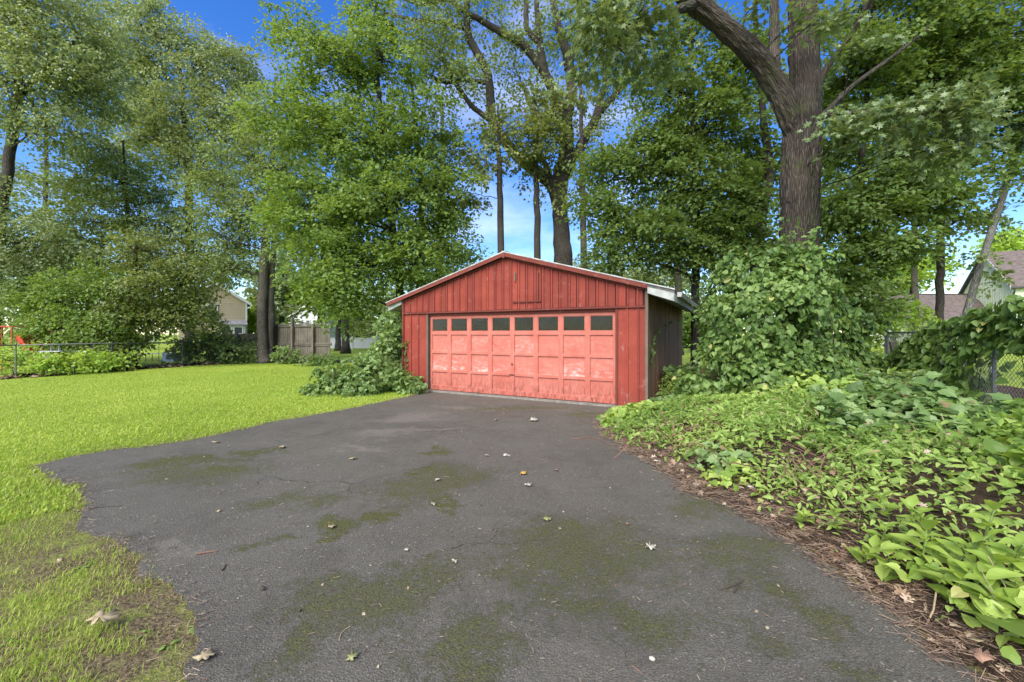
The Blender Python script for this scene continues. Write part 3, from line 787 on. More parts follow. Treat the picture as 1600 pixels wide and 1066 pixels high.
c0 = P3(386, HOR, 40.0)
HA, HWD = RAD(36), 5.2
tan = gable_house('house', 'tan sided house with a steep gable behind the wooden fence', (c0[0] - HWD * math.cos(HA), 40.0 - HWD * math.sin(HA), 0), HA, HWD, 9, 4.5, 6.2, SIDING, ROOF_GR)
lap_rows(tan, 0.02, HWD - .02, 0.0, 4.48, -0.004, SIDING)
window(tan, HWD - 2.75, 3.0, 0.7, 1.15, -0.03)
window(tan, HWD - 4.4, 3.0, 0.7, 1.15, -0.03)
Acc().box(HWD - .13, HWD + .01, -0.05, -0.031, 0, 4.45).obj('corner_board', TRIM, tan)
bay = Acc().box(HWD - 2.2, HWD - 0.2, -1.0, -0.031, 0, 2.35).obj('bay', TRIM, tan)
Acc().prism([(-1.25, 2.36), (-0.031, 2.36), (-0.031, 2.8)], 'x', HWD - 2.4, HWD - 0.02).obj('bay_roof', ROOF_GR, bay)
for xw in (1.65, 0.75): window(tan, HWD - xw, 0.9, 0.6, 1.2, -1.0, 1)

cw_ = P3(452, HOR, 58.0)
wh = gable_house('house', 'distant white house with a row of windows above the wooden fence', (cw_[0], 58.0, 0), RAD(-20), 7.0, 10, 3.7, 5.4, WHITEV, ROOF_GR)
for k_ in range(5): window(wh, 0.9 + k_ * 1.3, 2.3, 0.6, 1.0, -0.02, 1)

# sage green house on the right: gable end towards the garden, lower wing in front
Fc, Rc = np.array((48.9, 40.0)), np.array((50.9, 44.0))
gdir = (Rc - Fc) / np.linalg.norm(Rc - Fc); hw = float(np.linalg.norm(Rc - Fc))
grn = empty('house', (Fc[0], Fc[1], 0), math.atan2(gdir[1], gdir[0]))
tag(grn, 'pale green house with brown shingle roofs beyond the right fence', 'house')
EV, AP = 6.3, 10.0
Acc().box(0, 2 * hw, -14, 0, -0.3, EV).prism([(0, EV), (2 * hw, EV), (hw, AP)], 'y', -14, 0).obj('wall', SAGE, grn)
for k_ in range(30):
    x = (k_ + 0.5) * 2 * hw / 30
    Acc().box(x - 0.03, x + 0.03, 0.0, 0.03, 0, EV + (AP - EV) * (1 - abs(x - hw) / hw) - 0.1).obj('batten', SAGE, grn)
s_ = (AP - EV) / hw
for sg in (-1, 1):
    t1 = hw + 0.4
    q = [(hw + sg * 0.002, AP + 0.05), (hw + sg * t1, AP + 0.05 - s_ * t1), (hw + sg * t1, AP + 0.23 - s_ * t1), (hw + sg * 0.002, AP + 0.23)]
    rf = Acc().prism(q, 'y', -14.3, 0.3).obj('roof', ROOF_BR, grn)
    Acc().prism([(a, b - (0.14 if i < 2 else -0.006)) for i, (a, b) in enumerate(q)], 'y', 0.301, 0.34).obj('rake_trim', DARKM if sg > 0 else TRIM, rf)
Acc().tube([(-0.5, y_, EV - 0.35) for y_ in (-14, 0.3)], 0.09, 6).tube([(-0.5, 0.1, EV - 0.4), (-0.5, 0.1, EV - 0.7), (-0.1, 0.06, EV - 1.3), (-0.1, 0.06, 0)], 0.07, 6).obj('gutter', DARKM, grn)
for y_ in (-3, -6.5, -10):
    Acc().box(-0.04, -0.001, y_ - 0.5, y_ + 0.5, 3.6, 5.2).obj('window', TRIM, grn)
wa_, wb_ = P3(1362, HOR, 46)[:2], P3(1515, HOR, 46)[:2]
wing = empty('garage_wing', (wa_[0], 46, 0)); tag(wing, 'low outbuilding with a brown shingle roof behind the vine-covered right fence', 'outbuilding')
wl = wb_[0] - wa_[0]
Acc().box(0.3, wl - 0.3, -4.2, 4.2, -0.3, 2.3).prism([(-4.2, 2.3), (4.2, 2.3), (0, 5.7)], 'x', 0.3, wl - 0.3).obj('wall', SAGE, wing)
for sg in (-1, 1):
    Acc().prism([(sg * 0.002, 5.75), (sg * 4.8, 5.75 - 4.8 * 0.81), (sg * 4.8, 5.92 - 4.8 * 0.81), (sg * 0.002, 5.92)], 'x', 0, wl).obj('roof', ROOF_BR, wing)
Acc().box(0, wl, -0.1, 0.1, 5.9, 5.97).obj('ridge_cap', DARKM, wing)

# ================================================================== FENCES
GALV = plain('galvanised steel', (0.17, 0.17, 0.16), 0.55, 0.4, 0.3, 0.2, 10)
def chain_fence(name, label, line, h, spacing, cell, wire=0.0022, post_r=0.03, skip=()):
    root = empty(name, (line[0][0], line[0][1], 0)); tag(root, label, 'fence')
    o = np.array((line[0][0], line[0][1], 0))
    acc = Acc(); rail = Acc()
    for a, b in zip(line[:-1], line[1:]):
        a, b = np.array((*a, 0.0)) - o, np.array((*b, 0.0)) - o
        Ls = np.linalg.norm(b - a); u = (b - a) / Ls
        rail.tube([a + (0, 0, h), b + (0, 0, h)], 0.021, 8)
        n = max(1, round(Ls / spacing))
        for i in range(n + 1):
            p = a + u * Ls * i / n
            if i == n and not np.allclose(b + o, (*line[-1], 0)): continue
            Acc().tube([p + (0, 0, -0.2), p + (0, 0, h + 0.04)], post_r, 8).tube([p + (0, 0, h + 0.041), p + (0, 0, h + 0.08)], [post_r * 1.15, post_r * 0.3], 8).obj('post', GALV, root)
        hh = h - 0.06
        for sg in (1, -1):
            for s0 in np.arange(-hh, Ls, cell):
                x0, x1 = (s0, s0 + hh)
                z0, z1 = (0.04, 0.04 + hh) if sg > 0 else (0.04 + hh, 0.04)
                if x0 < 0: z0 += (z1 - z0) * (-x0) / hh; x0 = 0
                if x1 > Ls: z1 += (z0 - z1) * (x1 - Ls) / (x1 - x0) if x1 > x0 else 0; x1 = Ls
                if x1 - x0 < 0.02: continue
                acc.tube([a + u * x0 + (0, 0, z0), a + u * x1 + (0, 0, z1)], wire, 3, False)
    rail.obj('top_rail', GALV, root, smooth=True)
    tag(acc.obj('wire_mesh', GALV, root), kind='stuff')
    return root
chain_fence('chain_link_fence', 'low grey chain-link fence along the far left edge of the lawn', [(-19.0, 8.8), (-17.2, 14.2), (-14.75, 21.9)], 1.12, 2.6, 0.16, 0.003, 0.021)
chain_fence('chain_link_fence', 'tall chain-link fence overgrown with vines on the right', [tuple(p) for p in FENCE_R], 1.55, 2.3, 0.072, 0.0028, 0.024)
chain_fence('chain_link_fence', 'chain-link panel with a dark rail between the oak and the vine-covered fence', [(9.45, 10.35), (14.5, 12.4)], 1.55, 2.6, 0.085, 0.003)

FENCEW = paint('weathered grey fence wood', (0.105, 0.09, 0.07), (0.185, 0.165, 0.13), (0.07, 0.06, 0.045), 1.0, 0.5, (0.12, 0.15, 0.06))
def wood_fence(label, a, b, h, bw, rails, mat, posts, cap=None, seed=0):
    rng = np.random.default_rng(seed)
    a, b = np.array(a), np.array(b)
    Ls = float(np.linalg.norm(b - a)); ang = math.atan2(b[1] - a[1], b[0] - a[0])
    root = empty('wooden_fence', (a[0], a[1], 0), ang); tag(root, label, 'fence')
    n = int(Ls / bw)
    for i in range(n):
        hh = h + rng.uniform(-0.04, 0.03)
        Acc().box(i * bw + 0.005, (i + 1) * bw - 0.006, -0.01 + rng.uniform(-0.006, 0.006), 0.01, 0.03, hh).obj('picket', mat, root)
    for z in rails: Acc().box(0, Ls, -0.06, -0.02, z - 0.045, z + 0.045).obj('rail', mat, root)
    for (x, ph) in posts: Acc().box(x - 0.055, x + 0.055, -0.17, -0.062, 0, ph).obj('post', mat, root)
    if cap: Acc().box(-0.05, Ls + 0.05, -0.05, 0.05, cap, cap + 0.05).obj('cap_rail', mat, root)
    return root
wf0, wf1 = G(325, 563)[:2], G(426, 564)[:2]
wood_fence('low weathered picket fence between the bushes and the twin-trunk tree', wf0, wf1, 1.52, 0.14, (0.5, 1.25), FENCEW, [(0.1, 1.6), (1.9, 1.6), (3.4, 1.6)], seed=1)
wp0, wp1 = G(430, 566)[:2], G(519, 569)[:2]
wood_fence('tall two-tier privacy fence with mossy boards right of the twin-trunk tree', wp0, wp1, 1.95, 0.15, (0.95, 1.0, 1.9), FENCEW, [(0.06, 2.4), (1.35, 2.35), (2.75, 2.0)], 1.97, seed=2)

vb = G(512, 545.5)[:2]
vf = empty('vinyl_fence', (vb[0], vb[1], 0)); tag(vf, 'low white vinyl fence far beyond the lawn left of the garage', 'fence')
for i in range(4):
    Acc().box(i * 2.4 - 0.07, i * 2.4 + 0.07, -0.07, 0.07, 0, 1.2).box(i * 2.4 - 0.09, i * 2.4 + 0.09, -0.09, 0.09, 1.2, 1.24).obj('post', WHITEV, vf)
    if i < 3:
        for j in range(12): Acc().box(i * 2.4 + 0.075 + j * 0.1875, i * 2.4 + 0.075 + (j + 1) * 0.1875 - 0.006, -0.012, 0.012, 0.1, 0.98).obj('slat', WHITEV, vf)
        for z in (0.08, 1.0): Acc().box(i * 2.4 + 0.071, i * 2.4 + 2.329, -0.03, 0.03, z, z + 0.1).obj('rail', WHITEV, vf)

# ================================================================== TREES
gz = lambda px, d: np.array((P3(px, HOR, d)[0], d, 0.0))
def up_trunk(px0, d, pts):
    """trunk whose foot is on the ground at column px0"""
    a = trunk_px(pts, d); P_, R_ = a
    return (np.concatenate(([gz(px0, d)], P_)), np.concatenate(([R_[0] * 1.05], R_)))

# --- the big oak
d = 8.5
oak_t = up_trunk(1243, d, [(1243, 560, 74), (1246, 480, 69), (1247, 400, 64), (1249, 320, 60), (1250, 250, 61), (1253, 190, 60), (1258, 140, 50), (1256, 60, 46), (1253, -40, 42), (1256, -200, 36), (1250, -420, 26)])
oak_l = trunk_px([(1248, 240, 26, 0.0), (1241, 200, 36, -.03), (1218, 144, 38, -0.12), (1186, 94, 35, -0.25), (1140, 49, 31, -0.4), (1092, 10, 28, -0.55), (1020, -50, 25, -0.8), (930, -150, 21, -1.0), (820, -240, 14, -1.0)], d)
oak_b = [trunk_px([(1268, 150, 14, 0), (1295, 100, 11, -0.2), (1330, 55, 9, -.5), (1365, -10, 8, -.9)], d),
         trunk_px([(1276, 190, 12, 0.3), (1330, 135, 9, 0.8), (1400, 85, 8, 1.2), (1450, 45, 7, 1.6), (1500, 0, 6, 2)], d),
         trunk_px([(1208, 125, 18, -0.1), (1209, 90, 20, 0.1), (1210, 20, 16, 0.3), (1205, -60, 10, 0.4)], d),
         trunk_px([(1276, 185, 12, -.1), (1300, 178, 9, -.4), (1360, 175, 7, -.9), (1440, 180, 6, -1.3), (1520, 165, 5, -1.6)], d),
         trunk_px([(1085, 8, 16, -0.6), (1040, 20, 11, -1.2), (990, 40, 8, -1.8), (950, 55, 6, -2.1)], d)]
oak_lobes = [L(1005, 25, 55, 35, 6.4, 0.8, 16), L(950, 60, 55, 36, 6.2, 0.7, 14), L(950, 0, 55, 26, 6.4, 0.8, 12), L(1040, 90, 40, 24, 6.6, .6, 6), L(905, 125, 26, 18, 6.5, .4, 3),
             L(1262, 12, 26, 16, 7.6, .3, 4), L(1190, 0, 25, 12, 7.6, .3, 2), L(1310, 15, 40, 28, 7.2, .5, 5), L(1335, 70, 36, 20, 7.4, .5, 3),
             L(1320, 205, 45, 22, 7.2, .45, 9), L(1390, 190, 60, 28, 7.0, .5, 14), L(1460, 175, 60, 32, 6.9, .5, 15), L(1520, 160, 50, 34, 6.8, .5, 13), L(1420, 230, 50, 22, 6.9, .45, 8), L(1500, 220, 50, 25, 6.9, .5, 9),
             L(1280, -260, 330, 100, 8.2, 2.2, 50), L(930, -190, 200, 80, 7.6, 1.6, 30)]
grow_tree('oak_tree', 'massive oak with forked mossy trunk rising from the vines', gz(1243, d), [oak_t], oak_lobes, OAK_LEAF, BARK_OAK, 21, leaf=0.12, tmpl=T_OAKISH, per=34, cr=0.36,
          limbs=[oak_l] + oak_b, sides=44, lobe_r=0.014, up=0.7, flat=0.22)

# --- maple left of the garage
d = 16.0
m_t = [up_trunk(628, d, [(628, 560, 15), (626, 480, 13), (622, 420, 12), (612, 340, 11), (600, 240, 9), (590, 120, 6), (585, 20, 3)]),
       up_trunk(650, d + .6, [(652, 560, 11), (654, 470, 10), (656, 400, 9), (660, 300, 8), (650, 200, 6), (640, 100, 3)])]
m_l = [L(520, 110, 70, 55, 16, 1.8, 44), L(600, 85, 62, 55, 16, 1.8, 36), L(470, 200, 60, 60, 15.5, 1.8, 40), L(560, 220, 90, 65, 15.8, 2.2, 72), L(660, 200, 60, 60, 16.3, 1.8, 34),
       L(505, 320, 75, 60, 15.2, 2, 62), L(610, 320, 90, 62, 15.4, 2.2, 78), L(690, 300, 50, 60, 16.2, 1.6, 34), L(550, 410, 85, 50, 14.8, 2, 66), L(512, 455, 44, 28, 14.2, 1.3, 20),
       L(645, 410, 60, 42, 15.2, 1.8, 40), L(703, 385, 40, 45, 16.4, 1.4, 24), L(455, 330, 38, 60, 16, 1.5, 24), L(465, 60, 38, 50, 16.5, 1.4, 18), L(590, 10, 60, 30, 16.5, 1.5, 16), L(545, 482, 40, 22, 14.2, 1.0, 10)]
grow_tree('maple_tree', 'large bright green maple directly left of the red garage', gz(628, d), m_t, m_l, MAPLE, BARK_DARK, 22, density=1.22, leaf=0.138, per=88, cr=0.72, sides=10, up=0.8, droop=0.35)

# --- big spreading tree behind the garage
d = 19.0
c_t = [up_trunk(880, d, [(882, 470, 32), (880, 400, 30), (876, 350, 25), (874, 300, 24), (878, 262, 26)])]
c_lim = [trunk_px([(a, b, w * 1.25) for a, b, w in p], d) for p in (
    [(874, 330, 16), (866, 290, 17), (838, 268, 15), (808, 245, 14), (785, 215, 13), (768, 190, 12), (766, 150, 11), (763, 115, 10), (750, 90, 10), (732, 60, 9), (728, 20, 8), (732, -30, 7)],
    [(880, 275, 22), (886, 235, 20), (884, 190, 17), (870, 150, 13), (850, 115, 12), (842, 60, 8), (838, 0, 6)],
    [(882, 265, 16), (905, 235, 13), (925, 195, 11), (945, 165, 9), (965, 145, 7), (985, 120, 5)],
    [(884, 195, 13), (895, 140, 13), (885, 80, 12), (870, 35, 9), (860, -20, 8)],
    [(886, 110, 9), (905, 60, 8), (905, 10, 7), (900, -40, 6)],
    [(850, 115, 9), (820, 70, 10), (790, 55, 9), (765, 40, 8), (720, 15, 6), (690, -10, 5)],
    [(842, 70, 7), (822, 45, 7), (822, 0, 6), (818, -40, 5)],
    [(726, 45, 6), (690, 35, 5), (640, 30, 4), (600, 20, 3)],
    [(765, 130, 6), (730, 125, 5), (690, 130, 4), (650, 100, 3)],
    [(728, 20, 6), (700, -5, 5), (660, 10, 4), (610, -10, 3)],
    [(768, 190, 7), (735, 165, 6), (705, 120, 5), (690, 80, 4), (655, 60, 3)],
    [(925, 195, 8), (950, 120, 7), (955, 60, 6), (975, 0, 5)],
    [(905, 60, 6), (940, 30, 5), (970, 25, 4), (1000, -10, 3)],
    [(866, 290, 8), (840, 230, 6), (835, 180, 5), (815, 130, 4)])]
c_l = [L(760, 30, 95, 50, 19, 2.2, 22), L(880, 50, 80, 55, 19, 2.2, 24), L(660, 40, 90, 45, 19, 2.2, 30), L(945, 140, 50, 55, 19, 1.8, 18), L(830, 160, 55, 45, 19, 1.6, 14), L(715, 130, 55, 45, 19, 1.6, 20),
       L(960, 60, 60, 60, 19, 2, 22), L(800, 100, 50, 40, 19, 1.6, 12), L(690, 90, 50, 40, 18.5, 1.6, 16), L(915, 210, 40, 40, 19, 1.4, 7), L(770, -50, 160, 40, 19, 2.5, 20)]
grow_tree('spreading_tree', 'tall tree with sprawling bare limbs against the sky behind the garage', gz(880, d), c_t, c_l, OLIVE, BARK_DARK, 23, density=1.25, leaf=0.135, per=78, cr=0.8, limbs=c_lim, sides=12, lobe_r=0.03, up=0.45)

# --- dark narrow conifers behind the garage
for (px, d, top, lob, lab, sd) in (
        (783, 17.0, 225, [L(815, 195, 55, 40, 17.2, 1.2, 30), L(760, 240, 45, 50, 17, 1.2, 22), L(850, 225, 40, 40, 17.3, 1.0, 20), L(730, 300, 35, 40, 17, 1.0, 12), L(700, 250, 40, 50, 17, 1.0, 12)], 'thin dark hemlock standing above the garage ridge, left of the spreading tree', 31),
        (840, 18.0, 200, [L(850, 190, 50, 45, 18, 1.2, 20), L(830, 260, 35, 30, 18, 1.0, 8), L(880, 170, 40, 40, 18, 1, 12)], 'slim hemlock trunk between the garage ridge and the thick spreading tree', 32),
        (912, 17.5, 170, [L(925, 225, 40, 45, 17.5, 1, 7), L(900, 290, 30, 35, 17.5, .9, 6)], 'thin straight trunk with sparse leaves right of the thick spreading tree', 33)):
    t_ = [up_trunk(px, d, [(px, 420, 11), (px - 1, 330, 10), (px - 3, 250, 8), (px - 4, top, 6), (px - 5, top - 60, 3)])]
    grow_tree('hemlock_tree', lab, gz(px, d), t_, lob, HEMLOCK, BARK_DARK, sd, leaf=0.15, per=60, cr=0.62, sides=8, flat=0.35, lobe_r=0.02)

# --- maples right of and behind the garage
d = 13.5
r_t = [up_trunk(1086, d, [(1086, 520, 14), (1087, 430, 13), (1088, 330, 11), (1085, 230, 9), (1080, 120, 6), (1075, 20, 4)]),
       up_trunk(1180, 12.6, [(1180, 480, 22), (1182, 400, 20), (1188, 330, 20), (1205, 275, 16), (1195, 200, 12), (1185, 100, 8), (1180, 0, 5)])]
r_l = [L(955, 262, 60, 34, 13.6, 1.2, 26), L(1020, 232, 65, 50, 13.8, 1.4, 40), L(1100, 295, 90, 55, 13.3, 1.6, 66), L(925, 322, 45, 22, 13.4, 1, 14), L(990, 360, 65, 36, 13, 1.3, 36), L(1075, 385, 80, 36, 13, 1.4, 44),
       L(1150, 350, 65, 55, 12.8, 1.4, 44), L(1045, 140, 60, 55, 13.8, 1.4, 34), L(1120, 200, 75, 55, 13.4, 1.5, 46), L(1165, 110, 60, 50, 13.2, 1.4, 34), L(960, 400, 40, 22, 12.9, .9, 10), L(1080, 60, 60, 40, 13.6, 1.4, 20), L(1180, 250, 50, 50, 13.2, 1.2, 24)]
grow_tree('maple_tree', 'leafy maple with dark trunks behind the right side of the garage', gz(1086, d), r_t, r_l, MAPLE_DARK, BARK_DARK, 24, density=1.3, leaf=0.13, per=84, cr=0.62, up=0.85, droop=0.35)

d = 11.5
q_t = [up_trunk(1330, d, [(1330, 500, 16), (1328, 420, 15), (1330, 340, 13), (1345, 260, 12), (1355, 150, 10), (1360, 40, 7), (1365, -60, 4)])]
q_l = [L(1340, 110, 75, 55, 11.5, 1.4, 44), L(1440, 60, 90, 60, 11.5, 1.6, 60), L(1545, 60, 80, 60, 11.5, 1.6, 52), L(1335, 320, 60, 55, 11.2, 1.2, 38), L(1410, 285, 70, 50, 11, 1.3, 46), L(1520, 150, 65, 60, 11.5, 1.4, 40),
       L(1375, 390, 45, 45, 10.8, 1, 24), L(1310, 420, 30, 55, 10.8, .8, 18), L(1600, 190, 45, 80, 11.5, 1.4, 30), L(1315, 220, 50, 50, 11.6, 1.2, 26), L(1460, 150, 60, 50, 11.8, 1.3, 30), L(1400, 0, 140, 45, 11.5, 1.8, 34), L(1330, 470, 35, 40, 10.6, .8, 16),
       L(1450, 330, 40, 30, 11, .9, 12), L(1480, 260, 50, 35, 11.2, 1, 16), L(1620, 60, 50, 80, 11.5, 1.4, 20)]
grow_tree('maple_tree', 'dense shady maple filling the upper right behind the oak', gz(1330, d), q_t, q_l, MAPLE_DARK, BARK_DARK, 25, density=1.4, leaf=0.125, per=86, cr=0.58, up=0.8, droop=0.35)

d = 13.0
grow_tree('slender_tree', 'slim dark straight trunk behind the right fence, left of the leaning trunk', gz(1468, d), [up_trunk(1468, d, [(1468, 510, 15), (1469, 420, 14), (1470, 340, 13), (1474, 250, 11), (1478, 120, 8), (1480, 0, 5)])],
          [L(1480, 345, 60, 25, 13, .9, 12), L(1540, 335, 45, 25, 13, .9, 9), L(1430, 385, 35, 20, 13, .8, 6), L(1480, 230, 60, 40, 13, 1, 16)], OLIVE, BARK_DARK, 26, leaf=0.13, per=40, cr=0.5)
d = 12.0
grow_tree('leaning_tree', 'pale grey trunk leaning to the right in front of the green house', gz(1500, d), [(np.array([gz(1502, d), P3(1510, 490, d), P3(1530, 420, d), P3(1553, 350, d), P3(1575, 280, d), P3(1592, 222, d), P3(1615, 120, d), P3(1635, 0, d)]), np.array([20, 19, 18, 17, 16, 15, 11, 7]) * d / F_PX / 2 * 0.54)],
          [L(1550, 440, 30, 18, 11.8, .5, 5), L(1530, 400, 20, 16, 11.8, .4, 3), L(1570, 325, 35, 25, 12, .7, 6), L(1600, 280, 40, 30, 12, .8, 8), L(1630, 120, 60, 60, 12, 1, 14)], OLIVE, BARK_GREY, 27, leaf=0.13, per=30, cr=0.4, lobe_r=0.012)

# --- left background
d = 19.5
grow_tree('oak_tree', 'tall pale oak at the far left with a dark leaning trunk', gz(-10, d), [up_trunk(-12, d, [(-10, 450, 24), (0, 340, 22), (12, 270, 21), (22, 190, 19), (30, 120, 14), (40, 20, 9), (45, -60, 5)])],
          [L(70, 55, 105, 70, 19.5, 2.4, 70), L(20, 130, 90, 60, 19, 2.2, 54), L(130, 120, 60, 60, 19.5, 2, 40), L(-50, 60, 80, 90, 19, 2.4, 40), L(40, 0, 130, 50, 19.5, 2.4, 50), L(90, 200, 70, 30, 19, 1.6, 22), L(40, 380, 80, 50, 18.5, 1.8, 40), L(-20, 320, 60, 60, 18.5, 1.8, 26), L(30, 440, 60, 40, 18.5, 1.6, 26)],
          PALE, BARK_DARK, 41, density=1.35, leaf=0.135, per=100, cr=0.85, limbs=[trunk_px([(24, 160, 9), (60, 120, 7), (100, 80, 5), (125, 55, 3)], d)], up=0.45)
d = 29.0
grow_tree('oak_tree', 'tallest rounded grey-green oak in the back left, reaching up to the blue sky', gz(297, d), [up_trunk(297, d, [(297, 520, 17), (297, 430, 16), (296, 340, 14), (294, 250, 12), (285, 150, 9), (275, 60, 5)])],
          [L(255, 65, 75, 48, 29, 3, 56), L(335, 110, 55, 50, 29, 3, 46), L(190, 140, 75, 70, 29, 3, 66), L(290, 180, 80, 60, 28.5, 3, 60), L(372, 190, 38, 60, 29, 2.4, 34), L(230, 230, 70, 50, 28, 2.6, 40), L(320, 260, 60, 50, 28, 2.4, 40), L(170, 60, 50, 50, 29.5, 2.5, 30), L(235, 20, 40, 20, 29, 2, 14), L(385, 110, 25, 35, 29, 1.8, 10)],
          PALE, BARK_DARK, 42, density=1.35, leaf=0.185, per=100, cr=1.15, up=0.45)
d = 23.0
grow_tree('locust_tree', 'airy layered tree with feathery foliage above the left bushes', gz(205, d), [up_trunk(205, d, [(205, 540, 10), (203, 450, 9), (200, 360, 8), (196, 280, 6), (192, 220, 3)])],
          [L(190, 285, 85, 38, 22.6, 2.2, 50), L(145, 345, 70, 40, 22.2, 2, 38), L(235, 335, 65, 45, 22.4, 2, 40), L(165, 235, 55, 30, 23, 1.8, 24), L(110, 410, 60, 36, 22, 1.8, 30), L(200, 400, 70, 40, 22, 2, 36), L(290, 370, 45, 50, 22.8, 1.8, 26), L(100, 290, 40, 30, 22.8, 1.6, 14)],
          OLIVE, BARK_DARK, 43, density=1.4, leaf=0.145, per=88, cr=0.95, up=0.95, flat=0.2)
d = 21.0
tw = [up_trunk(413, d, [(411, 540, 17), (409, 480, 17), (412, 420, 16), (418, 350, 13), (424, 280, 9), (428, 200, 5), (430, 120, 3)]),
      up_trunk(422, d + .3, [(422, 540, 13), (423, 480, 12), (425, 420, 10), (432, 340, 8), (440, 260, 5), (446, 200, 3)])]
grow_tree('twin_trunk_tree', 'twin-trunk tree with olive foliage in front of the wooden fence', gz(413, d), tw, [L(395, 330, 65, 50, 21, 2, 40), L(440, 265, 50, 55, 21, 2, 34), L(348, 375, 48, 45, 21, 1.8, 30), L(380, 245, 45, 50, 21.2, 1.8, 28), L(452, 375, 36, 32, 20.5, 1.5, 16), L(345, 300, 40, 40, 21, 1.6, 20), L(415, 180, 40, 50, 21.4, 1.6, 22), L(350, 420, 45, 25, 20.6, 1.4, 16)],
          OLIVE, BARK_MID, 44, density=1.35, leaf=0.14, per=80, cr=0.85, up=0.6)
# bushes at the left fence
d = 18.0
grow_tree('bush', 'large bright green bush behind the left chain-link fence', gz(140, d), [up_trunk(140, d, [(140, 560, 9), (138, 500, 7), (136, 440, 4)])],
          [L(128, 465, 62, 45, 17.8, 1.6, 60), L(165, 515, 55, 36, 17.4, 1.4, 46), L(92, 515, 55, 36, 17.4, 1.4, 46), L(60, 470, 45, 40, 18, 1.4, 30), L(180, 450, 40, 40, 18.2, 1.4, 26)], MAPLE, BARK_DARK, 51, leaf=0.13, per=78, cr=0.62, cat='bush', stem='stem', crown='foliage')
d = 18.6
grow_tree('hemlock_tree', 'dark drooping hemlock with short trunk at the left fence line', gz(206, d), [up_trunk(206, d, [(206, 560, 15), (207, 520, 12), (210, 450, 9), (212, 380, 5)])],
          [L(250, 445, 62, 48, 18.6, 1.6, 56), L(285, 488, 48, 30, 18.8, 1.4, 36), L(205, 495, 44, 30, 18.2, 1.3, 32), L(225, 395, 55, 40, 18.8, 1.6, 36), L(300, 440, 36, 40, 19, 1.3, 24), L(170, 545, 36, 24, 17.6, 1, 18), L(240, 498, 40, 20, 18.4, 1, 16)], HEMLOCK, BARK_DARK, 52, density=0.8, leaf=0.14, per=84, cr=0.72, flat=0.35)
d = 21.4
grow_tree('bush', 'feathery bush in front of the tan house at the left fence', gz(335, d), [up_trunk(335, d, [(335, 560, 6), (334, 530, 5), (332, 505, 3)])],
          [L(335, 535, 42, 26, 21, 1.2, 36), L(372, 545, 28, 18, 21, 1, 18), L(305, 545, 30, 22, 20.6, 1, 20), L(318, 505, 30, 24, 21.4, 1, 18)], OLIVE, BARK_DARK, 53, leaf=0.15, per=50, cr=0.55, cat='bush', stem='stem', crown='foliage')
for i, (px, py, rx, ry, d, lab) in enumerate(((20, 562, 45, 22, 15.2, 'yellow-green weeds below the red play frame at the fence'), (75, 568, 35, 16, 14.8, 'bright weeds in front of the white garden table'),
                                              (128, 566, 32, 16, 15.6, 'bright yellow-green weeds right of the white garden table'), (175, 562, 25, 14, 16.6, 'low weeds beside the short hemlock trunk'))):
    grow_tree('weed_clump', lab, gz(px, d), [(np.array([gz(px, d), gz(px, d) + (0, 0, 0.3), gz(px, d) + (0.05, 0, 0.6)]), np.array([.02, .015, .01]))], [L(px, py, rx, ry, d, 0.6, 30)], BRIGHT, BARK_DARK, 60 + i, leaf=0.12, per=42, cr=0.36, cat='plant', stem='stem', crown='foliage')
# ivy and low plants along the wooden fences
for i, (px, py, rx, ry, d, lab) in enumerate(((395, 562, 22, 8, 21.0, 'low green plants at the foot of the picket fence'), (448, 555, 18, 16, 20.4, 'ivy climbing the left bay of the privacy fence'), (500, 562, 24, 10, 19.4, 'low plants at the foot of the privacy fence'), (350, 570, 26, 6, 20.8, 'low plants below the feathery bush at the lawn edge'))):
    grow_tree('fence_plant', lab, gz(px, d), [(np.array([gz(px, d), gz(px, d) + (0, 0, 0.2), gz(px, d) + (0.05, 0, 0.4)]), np.array([.02, .015, .01]))], [L(px, py, rx, ry, d, 0.35, 22)], SHRUB, BARK_DARK, 70 + i, leaf=0.13, per=36, cr=0.3, cat='plant', stem='stem', crown='foliage')

# --- far trees beyond the houses
far = [(440, 430, 45, 55, 46, 'pale green tree behind the twin-trunk tree, right of the tan house', PALE, 400), (500, 440, 40, 40, 50, 'dark rounded tree above the privacy fence', HEMLOCK, 470), (565, 455, 60, 50, 62, 'far tree behind the white vinyl fence', OLIVE, 500),
       (640, 450, 60, 60, 66, 'far tree just left of the garage roof', PALE, 500), (340, 400, 70, 60, 62, 'far pale tree above the tan house roof', PALE, 480), (230, 440, 80, 70, 60, 'far tree behind the hemlock', OLIVE, 500), (110, 430, 90, 80, 56, 'far tree behind the bright bush', OLIVE, 500),
       (0, 440, 90, 90, 56, 'far tree behind the red play frame', OLIVE, 500), (1425, 405, 45, 38, 52, 'yellow-green tree behind the low outbuilding roof', BRIGHT, 470), (1585, 372, 40, 26, 62, 'yellow-green treetop above the green house roof', BRIGHT, 480), (1340, 430, 70, 60, 50, 'far tree behind the oak trunk', OLIVE, 500), (1200, 440, 80, 60, 52, 'far tree behind the vine-covered oak base', OLIVE, 500), (1030, 430, 60, 30, 60, 'far tree right of the garage roof', PALE, 500), (930, 420, 60, 40, 64, 'far tree behind the garage roof', PALE, 500), (1095, 478, 40, 36, 48, 'far tree beside the garage eave, left of the vine mound', OLIVE, 500),
       (402, 490, 26, 24, 47, 'yellow-green far bush just right of the tan house', BRIGHT, 500), (470, 486, 34, 26, 66, 'low far tree behind the white house roof', OLIVE, 500), (1395, 440, 40, 40, 75, 'low far tree behind the outbuilding ridge', PALE, 500), (1080, 505, 46, 22, 44, 'low far bush seen between the garage wall and the vine mound', MAPLE, 500)]
